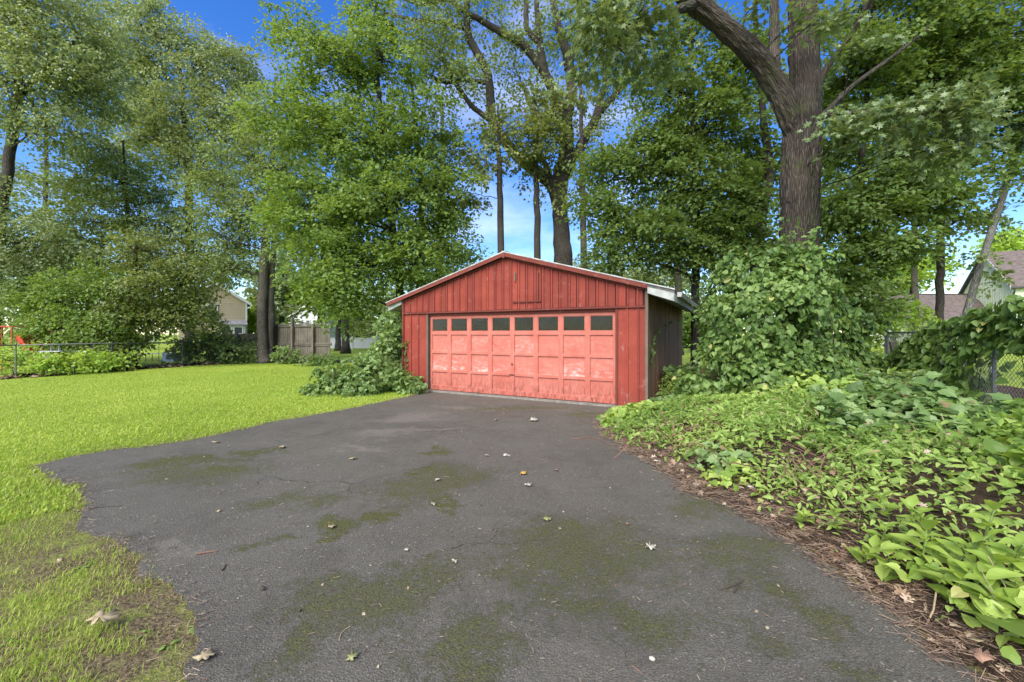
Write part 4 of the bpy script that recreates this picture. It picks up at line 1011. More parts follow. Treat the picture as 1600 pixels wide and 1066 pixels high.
for i, (px, py, rx, ry, d, lab, mt, ty) in enumerate(far):
    s = d / F_PX
    lob = [L(px, py, rx * .7, ry * .7, d, 3, 26), L(px - rx * .5, py + ry * .3, rx * .5, ry * .5, d - 1, 2.5, 16), L(px + rx * .5, py + ry * .25, rx * .5, ry * .5, d - 1, 2.5, 16), L(px, py + ry * .7, rx * .7, ry * .5, d - 1.5, 2.5, 16)]
    grow_tree('far_tree', lab, gz(px, d), [(np.array([gz(px, d), gz(px, d) + (0, 0, 1.5), P3(px, py + ry * .5, d), P3(px, py, d)]), np.array([.35, .3, .25, .12]))], lob, mt, BARK_DARK, 80 + i, leaf=0.45, per=46, cr=1.7, sides=6, group='trees beyond the houses')
for i, (px, d, lobs, lab, mt) in enumerate((
        (540, 31, [(500, 230, 55, 70, 26), (570, 300, 70, 70, 34), (520, 390, 70, 50, 28), (610, 200, 50, 60, 20), (640, 380, 60, 50, 22)], 'shaded tree standing behind the bright maple', OLIVE),
        (690, 34, [(680, 330, 45, 70, 22), (700, 410, 45, 35, 16), (660, 240, 50, 50, 14)], 'shaded tree behind the maple, just left of the thin hemlock', HEMLOCK),
        (1060, 29, [(1030, 330, 60, 60, 26), (1100, 240, 60, 70, 26), (1130, 360, 70, 60, 28), (1010, 420, 50, 30, 12), (1080, 150, 50, 50, 14)], 'shaded tree behind the leafy maple right of the garage', HEMLOCK),
        (1230, 27, [(1200, 300, 50, 80, 24), (1300, 330, 60, 70, 26), (1180, 420, 60, 40, 18), (1290, 220, 50, 60, 18), (1210, 150, 50, 60, 14)], 'shaded tree directly behind the oak trunk', OLIVE),
        (1430, 25, [(1400, 130, 70, 60, 24), (1490, 90, 70, 60, 24), (1420, 250, 60, 60, 22), (1560, 120, 60, 70, 22), (1350, 200, 50, 60, 16)], 'tall shaded tree behind the dense upper right maple', OLIVE),
        (70, 34, [(60, 300, 70, 60, 22), (0, 260, 50, 70, 14), (130, 330, 50, 50, 14), (60, 400, 90, 40, 24)], 'shaded tree behind the leaning far left oak', OLIVE))):
    grow_tree('background_tree', lab, gz(px, d), [up_trunk(px, d, [(px, 480, 12), (px - 2, 380, 10), (px + 3, 260, 8), (px, 150, 4)])], [L(a, b, c_, e, d, 2.4, k) for a, b, c_, e, k in lobs], mt, BARK_DARK, 130 + i, leaf=0.26, per=64, cr=1.15, group='trees in the shade behind')
hd = 46
for i, px in enumerate((548, 575, 604)):
    grow_tree('hedge_shrub', ['dark hedge shrub above the left end of the white vinyl fence', 'dark hedge shrub above the middle of the white vinyl fence', 'dark hedge shrub above the right end of the white vinyl fence'][i], gz(px, hd), [(np.array([gz(px, hd), gz(px, hd) + (0, 0, .6), gz(px, hd) + (0, 0, 1.2)]), np.array([.08, .06, .03]))],
              [L(px, 517, 20, 16, hd, 1.2, 26)], HEMLOCK, BARK_DARK, 100 + i, leaf=0.25, per=40, cr=0.7, cat='bush', stem='stem', crown='foliage', group='hedge behind the vinyl fence')
grow_tree('slender_tree', 'dark slim trunk in front of the white vinyl fence', gz(528, 36), [up_trunk(528, 36, [(528, 520, 9), (530, 480, 8), (532, 440, 6), (534, 400, 4)])], [L(535, 440, 40, 26, 36, 2, 20)], OLIVE, BARK_DARK, 104, leaf=0.3, per=40, cr=1.0)

# --- bright shrub by the right fence
grow_tree('bush', 'small yellow-green bush between the oak vines and the outbuilding roof', gz(1398, 13.5), [(np.array([gz(1398, 13.5), P3(1398, 540, 13.5), P3(1398, 500, 13.5)]), np.array([.05, .04, .02]))],
          [L(1398, 485, 34, 22, 13.2, .6, 22), L(1375, 520, 28, 25, 13, .6, 18), L(1425, 492, 24, 14, 13.4, .5, 8)], BRIGHT, BARK_DARK, 110, leaf=0.12, per=40, cr=0.36, cat='bush', stem='stem', crown='foliage')

# --- shrub left of the garage
grow_tree('shrub', 'rambling green shrub leaning against the left wall of the garage', gz(585, 11.1), [(np.array([gz(600, 11.1), P3(600, 580, 11.1), P3(606, 530, 11.2)]), np.array([.04, .03, .02])), (np.array([gz(560, 10.9), P3(550, 605, 10.8), P3(535, 590, 10.7)]), np.array([.03, .02, .015]))],
          [L(538, 594, 50, 24, 10.6, .75, 34), L(505, 606, 24, 14, 10.5, .5, 10), L(585, 580, 40, 34, 11.0, .75, 34), L(606, 540, 26, 42, 11.5, .55, 30), L(618, 505, 16, 28, 11.9, .4, 12), L(570, 607, 45, 14, 10.35, .45, 16), L(620, 592, 18, 26, 10.9, .35, 12)],
          SHRUB, BARK_DARK, 111, leaf=0.095, tmpl=T_HEART, per=44, cr=0.28, cat='bush', lobe_r=0.012, stem='stem', crown='foliage')
grow_tree('shrub', 'small round shrub growing against the front boards left of the garage door', gz(642, 10.55), [(np.array([gz(642, 10.55), gz(642, 10.55) + (0, 0, .25), gz(642, 10.55) + (.02, 0, .4)]), np.array([.015, .012, .01]))],
          [(gz(640, 10.5) + (0, 0, .24), (.26, .2, .2), 15), (gz(652, 10.3) + (0, 0, .22), (.14, .12, .14), 6)], SHRUB, BARK_DARK, 112, leaf=0.085, tmpl=T_HEART, per=30, cr=0.16, cat='bush', lobe_r=0.006, stem='stem', crown='foliage')

# ================================================================== VINES AND GROUND COVER ON THE RIGHT
def vine_leaves(name, label, P_, Nv, size, seed, mat=VINE, cat='vine', stems=None, parent_loc=None):
    rng = np.random.default_rng(seed)
    base = np.array(parent_loc, float)
    root = empty(name, base); tag(root, label, cat)
    n = len(P_)
    nr = unit(unit(Nv) + np.array((0, 0, 0.55)) + rng.normal(size=(n, 3)) * 0.55)
    fw = unit(np.array((0, 0, -1.0)) + rng.normal(size=(n, 3)) * 0.55 + unit(Nv) * 0.35)
    rn = np.clip(0.5 + 0.5 * (hash_noise(P_[:, 0] * 2.3 + P_[:, 1], P_[:, 2] * 2.3, seed) - 0.5) + rng.normal(size=n) * 0.22, 0, 0.96)
    rn[rng.random(n) < 0.008] = 1.0
    leaves('foliage', T_HEART, P_ - base, nr, fw, size * rng.uniform(0.55, 1.35, n), rn, mat, root)
    if stems: tag(stems.obj('stems', BARK_DARK, root, smooth=True), kind='stuff')
    return root
# mound of vines around the oak's foot: overlapping bulges covered with shingled clumps of leaves
rng = np.random.default_rng(71)
cx, cy = P3(1205, HOR, 8.2)[0], 8.25
bulges = [L(1192, 505, 84, 95, 8.1, .9, 0), L(1178, 428, 52, 40, 8.0, .6, 0), L(1252, 430, 42, 42, 7.9, .55, 0), L(1138, 470, 34, 60, 8.2, .6, 0), L(1262, 485, 30, 46, 8.0, .5, 0), L(1140, 565, 52, 50, 7.8, .75, 0),
          L(1236, 582, 64, 46, 7.5, .75, 0), L(1195, 590, 70, 45, 7.3, .7, 0), L(1225, 470, 44, 50, 7.35, .45, 0), L(1170, 510, 40, 52, 7.3, .45, 0), L(1270, 565, 34, 38, 7.8, .5, 0), L(1112, 600, 40, 30, 7.7, .55, 0)]
CC, NN = [], []
for (c_, r_, _) in bulges:
    c_, r_ = np.array(c_), np.array(r_)
    k_ = int(150 * (r_[0] * r_[2] + r_[0] * r_[1] + r_[1] * r_[2]) ) + 20
    q_ = unit(rng.normal(size=(k_, 3)))
    q_ = q_[q_[:, 1] < 0.55]
    pt = c_ + q_ * r_ * (rng.uniform(0.82, 1.08, (len(q_), 1)) + 0.28 * (hash_noise(q_[:, :1] * 4.5 + c_[0] * 3, q_[:, 2:] * 4.5 + c_[2] * 2, 6) - 0.5))
    inn = np.zeros(len(pt), bool)
    for (c2, r2, _) in bulges:
        if c2 is not c_: inn |= ((((pt - np.array(c2)) / np.array(r2)) ** 2).sum(1) < 0.6)
    pt, q_ = pt[~inn], unit(q_ / r_)[~inn]
    CC.append(pt); NN.append(q_)
CC, NN = np.concatenate(CC), np.concatenate(NN)
hole = hash_noise(CC[:, 0] * 2.6 + 3, CC[:, 2] * 2.6, 14) * 0.6 + hash_noise(CC[:, 0] * 6 + 3, CC[:, 2] * 6, 15) * 0.4 > 0.34
CC, NN = CC[hole], NN[hole]
per = 13
ci = np.repeat(np.arange(len(CC)), per); n = len(ci)
a_ = unit(np.cross(NN, rng.normal(size=NN.shape))); b_ = np.cross(NN, a_)
th = rng.uniform(0, 6.28, n); rr = np.sqrt(rng.random(n)) * np.repeat(rng.uniform(.08, .3, len(CC)), per)
Pv = CC[ci] + a_[ci] * (np.cos(th) * rr)[:, None] + b_[ci] * (np.sin(th) * rr)[:, None] + NN[ci] * (0.10 * rng.normal(size=n) - 0.25 * rr)[:, None]
Pv[:, 2] -= 0.4 * rr
Nv = NN[ci]
acc = Acc(); SP, SN = [], []
for i in range(130):                                            # loose strands, hanging or reaching out
    j = rng.integers(0, len(CC)); p0 = CC[j]; o_ = NN[j]; ln = rng.uniform(.25, .75)
    e_ = p0 + o_ * ln * .45 + np.array((rng.normal() * .12, -0.05, -ln if rng.random() < .65 else ln * .7))
    path = wiggle(rng, p0, e_, 7, .2, .08)
    acc.tube(path - (cx, cy, 0), 0.005, 4, False)
    t_ = np.linspace(0, 6, 14); SP.append(np.stack([np.interp(t_, np.arange(7), path[:, c_]) for c_ in range(3)], 1) + rng.normal(size=(14, 3)) * .025); SN.append(np.tile(o_, (14, 1)))
Pv, Nv = np.concatenate([Pv] + SP), np.concatenate([Nv] + SN)
Pv[:, 2] = np.maximum(Pv[:, 2], 0.1)
vine_leaves('climbing_vine', 'thick mound of leafy vine swallowing the foot of the oak', Pv, Nv, 0.09, 72, stems=acc, parent_loc=(cx, cy, 0))
# vine curtain behind, between the oak and the fence
n = 3600
s = rng.uniform(0, 1, n); z = rng.uniform(0, 1, n) * np.interp(s, [0, 0.3, 0.5, 0.62, 1], [2.5, 2.3, 1.8, 1.1, 1.0])
A_, B_ = P3(1300, HOR, 9.2)[:2], np.array((9.2, 9.9))
bul = 0.5 * (hash_noise(s * 9, z * 2.4, 8) - 0.3)
nrm_ = np.array((0.35, -0.94))
Pv = np.column_stack((A_ + (B_ - A_) * s[:, None] + nrm_ * (bul - np.abs(rng.normal(size=n)) * 0.12)[:, None], z))
keep = ~((s > 0.62) & (s < 0.9) & (z > 0.75) & (rng.random(n) < 0.75))
vine_leaves('climbing_vine', 'shaded curtain of vine hanging between the oak and the fence panel', Pv[keep], np.tile((0.35, -0.94, 0.1), (keep.sum(), 1)), 0.115, 73, mat=VINE, parent_loc=(*A_, 0))
# vines over the right fence
n = 6000
s = rng.uniform(0, 1, n)
fl = FENCE_R; seg = np.linalg.norm(np.diff(fl, axis=0), axis=1); cs = np.concatenate(([0], np.cumsum(seg))) / seg.sum()
q = np.stack([np.interp(s, cs, fl[:, c]) for c in range(2)], 1)
top = np.interp(s, [0, 0.12, 0.3, 0.42, 0.5, 0.62, 0.8, 1], [1.3, 1.9, 2.05, 1.9, 1.80, 1.75, 1.2, 0.9])
z = rng.uniform(0, 1, n) ** 0.75 * top
fn = np.array((-0.88, 0.47))
bul = 0.10 + 0.34 * hash_noise(s * 12, z * 2.2, 9) * np.clip(1.9 - z, 0.25, 1.2)
side = np.where(rng.random(n) < 0.72, 1, -0.6)
Pv = np.column_stack((q + fn * ((bul - np.abs(rng.normal(size=n)) * 0.10) * side)[:, None], z))
keep = ~((s > 0.22) & (s < 0.43) & (z < 1.3 - 2.2 * np.maximum(s - 0.36, 0)) & (rng.random(n) < 0.93))        # bare mesh shows here
acc = Acc()
for i in range(26):
    s0 = rng.uniform(0, 1); p0 = np.array([np.interp(s0, cs, fl[:, 0]), np.interp(s0, cs, fl[:, 1]), 0]) - (*fl[1], 0)
    acc.tube(wiggle(rng, p0, p0 + np.array((rng.normal() * .3, rng.normal() * .3, 1.6)), 7, .15), 0.0045, 4, False)
vine_leaves('climbing_vine', 'heart-leaved vine draped over the tall right chain-link fence', Pv[keep], np.tile((-0.88, 0.47, 0.15), (keep.sum(), 1)), 0.12, 74, stems=acc, parent_loc=(*fl[1], 0))
# tendril on the garage side wall
gp = lambda x, y, z: np.array((*(GA + GX * x + GY * y), z))
tp = np.array([gp(GW + 0.02, 0.45, 0.9), gp(GW + 0.03, 0.5, 1.2), gp(GW + 0.05, 0.8, 1.55), gp(GW + 0.2, 1.6, 1.75), gp(GW + 0.6, 2.6, 1.9), gp(GW + 1.0, 3.2, 1.98)])
t_ = np.linspace(0, 5, 60); tpp = np.stack([np.interp(t_, np.arange(6), tp[:, c]) for c in range(3)], 1)
Pv = tpp + rng.normal(size=(60, 3)) * 0.03
vine_leaves('climbing_vine', 'single vine tendril creeping along the dark side wall of the garage', Pv, np.tile((0.6, -0.6, .3), (60, 1)), 0.075, 75, stems=Acc().tube(tpp[::3] - tp[0], 0.005, 4, False), parent_loc=tp[0])
tp = np.array([gp(0.05, -0.04, 0.3), gp(0.10, -0.04, 0.8), gp(0.06, -0.04, 1.1), gp(0.13, -0.04, 1.35)])
t_ = np.linspace(0, 3, 34); tpp = np.stack([np.interp(t_, np.arange(4), tp[:, c]) for c in range(3)], 1)
vine_leaves('climbing_vine', 'thin tendril climbing the red boards at the left garage corner', tpp + rng.normal(size=(34, 3)) * 0.02, np.tile((-0.47, -0.88, .3), (34, 1)), 0.06, 76, stems=Acc().tube(tpp[::3] - tp[0], 0.004, 4, False), parent_loc=tp[0])

# ground cover (nobody could count it)
rng = np.random.default_rng(77)
n = 120000
gxp = np.column_stack((rng.uniform(1.2, 11.5, n), rng.uniform(0.4, 11.5, n)))
dist_c = np.linalg.norm(gxp, axis=1)
h, dd = bed_h(gxp[:, 0], gxp[:, 1])
rel = gxp - GA; lx, ly = rel @ GX, rel @ GY
fence_side = (gxp[:, 0] - FENCE_R[0, 0]) * (FENCE_R[2, 1] - FENCE_R[0, 1]) - (gxp[:, 1] - FENCE_R[0, 1]) * (FENCE_R[2, 0] - FENCE_R[0, 0])
patch = hash_noise(gxp[:, 0] * 1.7, gxp[:, 1] * 1.7, 21)
prob = np.clip((dd - 0.05) / 0.42, 0, 1) ** 1.4 * np.clip(1.2 - 4.5 * np.maximum(patch - 0.58, 0), 0.3, 1)
prob = np.where(gxp[:, 1] > 5.2, np.clip((dd + 0.02) / 0.28, 0, 1), prob)
ok = (rng.random(n) < prob) & ~((lx > -0.5) & (lx < 6.45) & (ly > -0.03)) & (fence_side < 3.0) & (dd > 0.02)
# thin out with depth into the bed so the near edge stays detailed
ok &= rng.random(n) < np.interp(dist_c, [2, 5, 9, 14], [1.0, 1.0, 0.8, 0.5])
pp, hh_, dk = gxp[ok], h[ok], dd[ok]
n = len(pp)
lift = rng.uniform(0.0, 1.0, n) ** 0.8 * np.clip(0.10 + 0.16 * dk, 0.1, 0.42) * (0.3 + 1.2 * hash_noise(pp[:, 0] * 2.3, pp[:, 1] * 2.3, 30)) * np.where(pp[:, 1] < 7, np.clip(poly_dist(pp, FENCE_R) / 1.3, 0.3, 1), 1)
P3_ = np.column_stack((pp, hh_ + lift))
nr = unit(np.array((-0.1, -0.25, 1.0)) + rng.normal(size=(n, 3)) * 0.42)
fw = rng.normal(size=(n, 3)); fw[:, 2] = -0.3
rn = np.clip(0.5 + 0.8 * (hash_noise(pp[:, 0] * 1.3, pp[:, 1] * 1.3, 31) - 0.5) + rng.normal(size=n) * 0.26, 0, 0.96)
rn[rng.random(n) < 0.014] = 1.0
kind = hash_noise(pp[:, 0] * 1.0 + 40, pp[:, 1] * 1.0, 33)
sz = np.where(kind > 0.5, 0.088, 0.058) * rng.uniform(0.45, 1.6, n) * np.interp(np.linalg.norm(pp, axis=1), [2.2, 5.0], [0.42, 1.0])
a_ = kind > 0.42
g_ = a_ & (hash_noise(pp[:, 0] * 0.9, pp[:, 1] * 0.9 + 17, 35) > 0.52) & (np.linalg.norm(pp, axis=1) > 4.2); a1_ = a_ & ~g_
tag(leaves('ground_cover', T_HEART, P3_[a1_], nr[a1_], fw[a1_], sz[a1_], rn[a1_], COVER), 'mass of heart-leaved vine covering the ground right of the driveway', 'ground cover', kind='stuff')
tag(leaves('ground_cover', T_GRAPE, P3_[g_], nr[g_], fw[g_], sz[g_] * 1.25, rn[g_], GRAPE), 'mass of lobed grape leaves covering the ground beneath the oak', 'ground cover', kind='stuff')
tag(leaves('ground_cover', T_LANCE, P3_[~a_], nr[~a_], fw[~a_], sz[~a_] * 1.15, rn[~a_], WEED), 'mass of small weeds between the ground vines', 'ground cover', kind='stuff')

# broad-leaved weeds in the right foreground: one thing each, each leaf a part
def leaf_obj_mesh(name, half, fold, bend, nlen=6):
    """a finer single leaf: rows across the blade, waved and arched"""
    half = np.array(half); ys = np.linspace(0, 1, nlen + 1)
    w = np.interp(ys, half[:, 1], half[:, 0])
    V, F_ = [], []
    for i, y in enumerate(ys):
        for s_, u in enumerate((-1, -0.5, 0, 0.5, 1)):
            V.append((u * w[i], y, abs(u) * w[i] * fold - bend * y * y + 0.02 * math.sin(9 * y + 3 * u)))
    for i in range(nlen):
        for j in range(4): a = i * 5 + j; F_.append([a, a + 1, a + 6, a + 5])
    tot = [4] * len(F_)
    me = np_mesh(name, V, [i for f in F_ for i in f], np.arange(len(F_)) * 4, tot, {'rnd': np.full(len(V), 0.5)}, smooth=True)
    return me
B_ME = []
for v_ in range(3):
    me = leaf_obj_mesh('leaf', [(0.01, 0), (0.12, 0.12), (0.24, 0.33), (0.25, 0.48), (0.16, 0.76), (0.0, 1.0)], 0.3, 0.25 + 0.12 * v_)
    me.attributes['rnd'].data.foreach_set('value', np.full(len(me.vertices), (0.3, 0.55, 0.8)[v_], np.float32)); me.materials.append(BROAD); B_ME.append(me)
STEM = plain('green weed stem', (0.16, 0.22, 0.06), 0.6)
weeds = [(1345, 850, .15, 'broad-leaved weed at the litter edge, farthest up the drive'), (1400, 868, .2, 'broad-leaved weed with pale arching leaves above the litter'), (1440, 845, .19, 'upright broad-leaved weed behind the arching one'), (1375, 820, .15, 'young broad-leaved weed among the ground vines'),
         (1480, 905, .22, 'large broad-leaved weed right of the arching one'), (1530, 880, .2, 'broad-leaved weed close to the right picture edge'), (1560, 930, .22, 'broad-leaved weed above the biggest lobed leaf'), (1310, 800, .14, 'small broad-leaved weed near the drive edge'), (1500, 840, .18, 'broad-leaved weed in the middle of the right foreground'), (1580, 850, .19, 'broad-leaved weed touching the right picture edge'),
         (1455, 800, .16, 'broad-leaved weed deeper in the ground cover'), (1540, 800, .17, 'broad-leaved weed below the bare fence mesh'), (1250, 790, .12, 'lowest broad-leaved weed beside the brown litter'), (1390, 780, .15, 'broad-leaved weed in front of the bramble hollow')]
rng = np.random.default_rng(91)
for (px, py, sz, lab) in weeds:
    b = G(px, py + 22)
    b[2] = max(0.0, float(bed_h(np.array([b[0]]), np.array([b[1]]))[0][0]))
    b = G(px, py + 22, b[2])
    sz *= 0.64; hgt = sz * rng.uniform(0.9, 1.5)
    root = empty('broad_leaf_weed', b); tag(root, lab, 'plant', 'broad-leaved weeds in the right foreground')
    lean = np.array((rng.normal() * .05, rng.normal() * .05, hgt))
    st = np.array([(0, 0, -0.05), lean * .5 + (0.01, 0, 0), lean])
    Acc().tube(st, [.006, .005, .003], 6).obj('stem', STEM, root, smooth=True)
    nl = rng.integers(8, 12)
    for k_ in range(nl):
        t = 0.15 + 0.85 * k_ / nl; az = k_ * 2.4 + rng.uniform(-.3, .3)
        p = st[0] + (st[2] - st[0]) * t
        pit = RAD(rng.uniform(5, 40) + 25 * t)
        link('leaf', B_ME[rng.integers(0, 3)], root, loc=tuple(p), rot=Euler((pit, rng.uniform(-.3, .3), az)), scale=(sz * rng.uniform(.85, 1.25),) * 3)
# the lobed leaves at the very corner
GL = fan_template([(0, 0.05), (0.26, -0.06), (0.4, 0.1), (0.5, 0.22), (0.46, 0.4), (0.36, 0.44), (0.38, 0.64), (0.24, 0.72), (0.16, 0.86), (0, 1.0)], 0.12, 0.18, 0.4)
def single_leaf(name, label, tmpl, loc, size, rot, mat, rnd=0.5, cat='leaf', group=None, zwave=0.05, seed=0, sub=1):
    T, polys = tmpl
    T = T.copy(); rg = np.random.default_rng(seed)
    T[:, 2] = T[:, 2] * 0.35 + rg.normal(size=len(T)) * zwave
    fl_ = [i for f in polys for i in f]; tot = [len(f) for f in polys]
    zmin = T[:, 2].min()
    me = np_mesh(name, T, fl_, np.concatenate(([0], np.cumsum(tot)[:-1])), tot, {'rnd': np.full(len(T), rnd)}, smooth=True)
    o = link(name, me, None, mat, tuple(loc), rot, (size,) * 3)
    so = o.modifiers.new('thickness', 'SOLIDIFY'); so.thickness = 0.012
    return tag(o, label, cat, group)
for (px, py, sz, rz, lab, sd) in ((1470, 985, .11, 2.2, 'lone toothed green leaf on a tan stem lying on the litter', 1),):
    single_leaf('green_leaf', lab, GL, G(px, py - 18, 0.05), sz, (RAD(38), 0, rz), COVER, 0.35, sd, seed=sd) if False else None
root = empty('grape_plant', G(1585, 985)); tag(root, 'low grape plant with large lobed leaves in the bottom right corner', 'plant')
for (px, py, z, sz, rx, rz, rn_) in ((1515, 915, .16, .2, 20, 0.9, .35), (1560, 965, .16, .28, 24, 2.6, .25), (1600, 945, .2, .24, 15, 1.2, .5), (1470, 890, .12, .15, 30, 0.4, .4), (1610, 1000, .12, .22, 20, 2.9, .3)):
    T, polys = GL; fl_ = [i for f in polys for i in f]; tot = [len(f) for f in polys]
    me = np_mesh('leaf', T, fl_, np.concatenate(([0], np.cumsum(tot)[:-1])), tot, {'rnd': np.full(len(T), rn_)}, smooth=True)
    p = G(px, py, z) - G(1585, 985)
    link('leaf', me, root, COVER, tuple(p), Euler((RAD(rx), RAD(6), rz)), (sz,) * 3)
    Acc().tube([p, p * (.6, .6, .5), (0, 0, 0)], .004, 5).obj('stem', STEM, root)
gl_root = empty('green_leaf', G(1468, 985)); tag(gl_root, 'lone toothed green leaf on a tan stem at the litter edge', 'leaf')
me = np_mesh('blade', GL[0], [i for f in GL[1] for i in f], np.arange(len(GL[1])) * 3, [3] * len(GL[1]), {'rnd': np.full(len(GL[0]), .2)}, smooth=True)
link('blade', me, gl_root, COVER, (0.02, 0.02, .05), Euler((RAD(-28), RAD(10), RAD(195))), (.105,) * 3)
TAN = plain('dry tan stalk', (0.36, 0.27, 0.17), 0.8)
Acc().tube([(-.09, -.01, .01), (0.02, 0.05, .07), (0.12, .13, .13)], .004, 5).obj('stem', TAN, gl_root)

# ---- needles and twigs on the litter strip
rng = np.random.default_rng(95)
def litter(name, label, pts, z, lmin, lmax, wid, mat, seed):
    rg = np.random.default_rng(seed); n = len(pts)
    az = rg.uniform(0, 6.28, n); ln = rg.uniform(lmin, lmax, n)
    d3 = np.stack((np.cos(az), np.sin(az), rg.normal(size=n) * 0.22), 1) * ln[:, None] / 2
    sd = np.stack((-np.sin(az), np.cos(az), 0 * az), 1) * (wid * rg.uniform(.5, 1.5, n))[:, None]
    c_ = np.column_stack((pts, z + rg.uniform(0.002, .02, n)))
    upv = np.array((0, 0, 1.0)) * (wid * 1.2)
    V = np.stack((c_ - d3 - sd, c_ - d3 + sd, c_ + d3 + sd, c_ + d3 - sd, c_ - d3 + upv, c_ + d3 + upv), 1).reshape(-1, 3)
    fl_ = np.array([0, 4, 5, 3, 4, 1, 2, 5]); loops = (fl_[None] + (np.arange(n) * 6)[:, None]).ravel()
    me = np_mesh(name, V, loops, np.arange(2 * n) * 4, np.full(2 * n, 4), {'rnd': np.repeat(rg.random(n), 6)})
    return tag(link(name, me, None, mat), label, None, kind='stuff')
NEEDLE = leaf_mat('dry needles', (0.045, 0.029, 0.02), (0.125, 0.073, 0.046), (0.33, 0.235, 0.15), 0.05, gain=(1, 1, 1))
n = 38000
i_ = rng.integers(0, len(dr) - 1, n); off = rng.gamma(2.0, 0.17, n) - 0.10
tgd = unit(np.gradient(dr, axis=0)); nd = np.column_stack((-tgd[:, 1], tgd[:, 0])); nd *= np.sign(nd[:, :1] + 1e-9)
pts = dr[i_] + nd[i_] * off[:, None] + rng.normal(size=(n, 2)) * 0.03
okk = (pts[:, 1] < 7.6) & (pts[:, 1] > 0.6); pts = pts[okk]
hz, _d = bed_h(pts[:, 0], pts[:, 1])
litter('needle_litter', 'reddish brown pine needles and leaf scraps along the right drive edge', pts, np.maximum(hz, 0.018), .02, .10, .0014, NEEDLE, 1)
n = 7000
pts = np.column_stack((rng.uniform(-5, 3, n), rng.uniform(1.0, 9.5, n)))
pts = pts[inside(pts, drive_poly)]
litter('drive_debris', 'tiny needles and straw scattered over the asphalt', pts, np.full(len(pts), 0.017), .006, .035, .0012, NEEDLE, 2)
dp_ = np.column_stack((rng.uniform(-5, 3, 900), rng.uniform(1.2, 9.5, 900)))
DRY2 = leaf_mat('leaf crumbs', (0.10, 0.06, 0.035), (0.22, 0.15, 0.09), (0.42, 0.36, 0.25), 0.1, gain=(1, 1, 1))
dp_ = dp_[inside(dp_, drive_poly)]; n = len(dp_)
tag(leaves('leaf_crumbs', T_OAKISH, np.column_stack((dp_, np.full(n, .022))), np.array((0, 0, 1.)) + rng.normal(size=(n, 3)) * .25, rng.normal(size=(n, 3)), rng.uniform(.008, .028, n), rng.random(n), DRY2), 'crumbs of dry leaf scattered over the asphalt', None, kind='stuff')
i_ = rng.integers(0, len(dl) - 1, 3500); tgl = unit(np.gradient(dl, axis=0)); nl_ = np.column_stack((-tgl[:, 1], tgl[:, 0]))
pts = dl[i_] + nl_[i_] * (rng.normal(size=3500) * 0.07)[:, None]; pts = pts[pts[:, 1] > 0.6]
litter('edge_thatch', 'dry straw along the left edge of the asphalt', pts, np.full(len(pts), 0.018), .012, .05, .0013, NEEDLE, 3)

# brown dead leaves spread through litter (mass)
DRY = leaf_mat('dry leaves', (0.13, 0.075, 0.045), (0.25, 0.155, 0.095), (0.46, 0.36, 0.26), 0.12, gain=(1, 1, 1))
n = 2200
i_ = rng.integers(0, len(dr) - 1, n); off = rng.gamma(2.2, 0.16, n) - 0.02
pts = dr[i_] + nd[i_] * off[:, None]; pts = pts[(pts[:, 1] < 7.4) & (pts[:, 1] > .6)]
hz, _d = bed_h(pts[:, 0], pts[:, 1]); n = len(pts)
tag(leaves('dead_leaves', T_OAK, np.column_stack((pts, np.maximum(hz, .018) + .012)), unit(np.array((0, 0, 1.)) + rng.normal(size=(n, 3)) * .35), rng.normal(size=(n, 3)), rng.uniform(.03, .085, n), rng.random(n), DRY), 'crumpled brown leaves in the litter strip', None, kind='stuff')
n = 1800
i_ = rng.integers(0, len(lp) - 1, n)
pts = lp[i_] + nm[i_] * rng.uniform(-.5, .6, n)[:, None]
tag(leaves('dead_leaves', T_OAK, np.column_stack((pts, np.full(n, .03))), unit(np.array((0, 0, 1.)) + rng.normal(size=(n, 3)) * .4), rng.normal(size=(n, 3)), rng.uniform(.1, .18, n), rng.random(n), DRY), 'brown leaves along the back fences', None, kind='stuff')

# brambles: bare brown canes in the ground cover
BRAMBLE = plain('brown canes', (0.17, 0.09, 0.06), 0.8)
rng = np.random.default_rng(97); acc = Acc()
for (px, py, k_) in ((1180, 680, 14), (1290, 745, 16), (1100, 665, 10), (1400, 700, 10), (1240, 720, 10), (1030, 690, 8)):
    for j in range(k_):
        p = G(px, py + 12, .25) + np.array((rng.normal() * .22, rng.normal() * .22, 0)); az = rng.uniform(0, 6.28); ln = rng.uniform(.25, .6)
        q = p + np.array((math.cos(az) * ln, math.sin(az) * ln, rng.uniform(-.1, .28)))
        acc.tube(wiggle(rng, p, q, 6, .25, .1), rng.uniform(.003, .006), 4, False)
tag(acc.obj('bramble_canes', BRAMBLE), 'tangle of bare brown canes among the ground vines', kind='stuff')

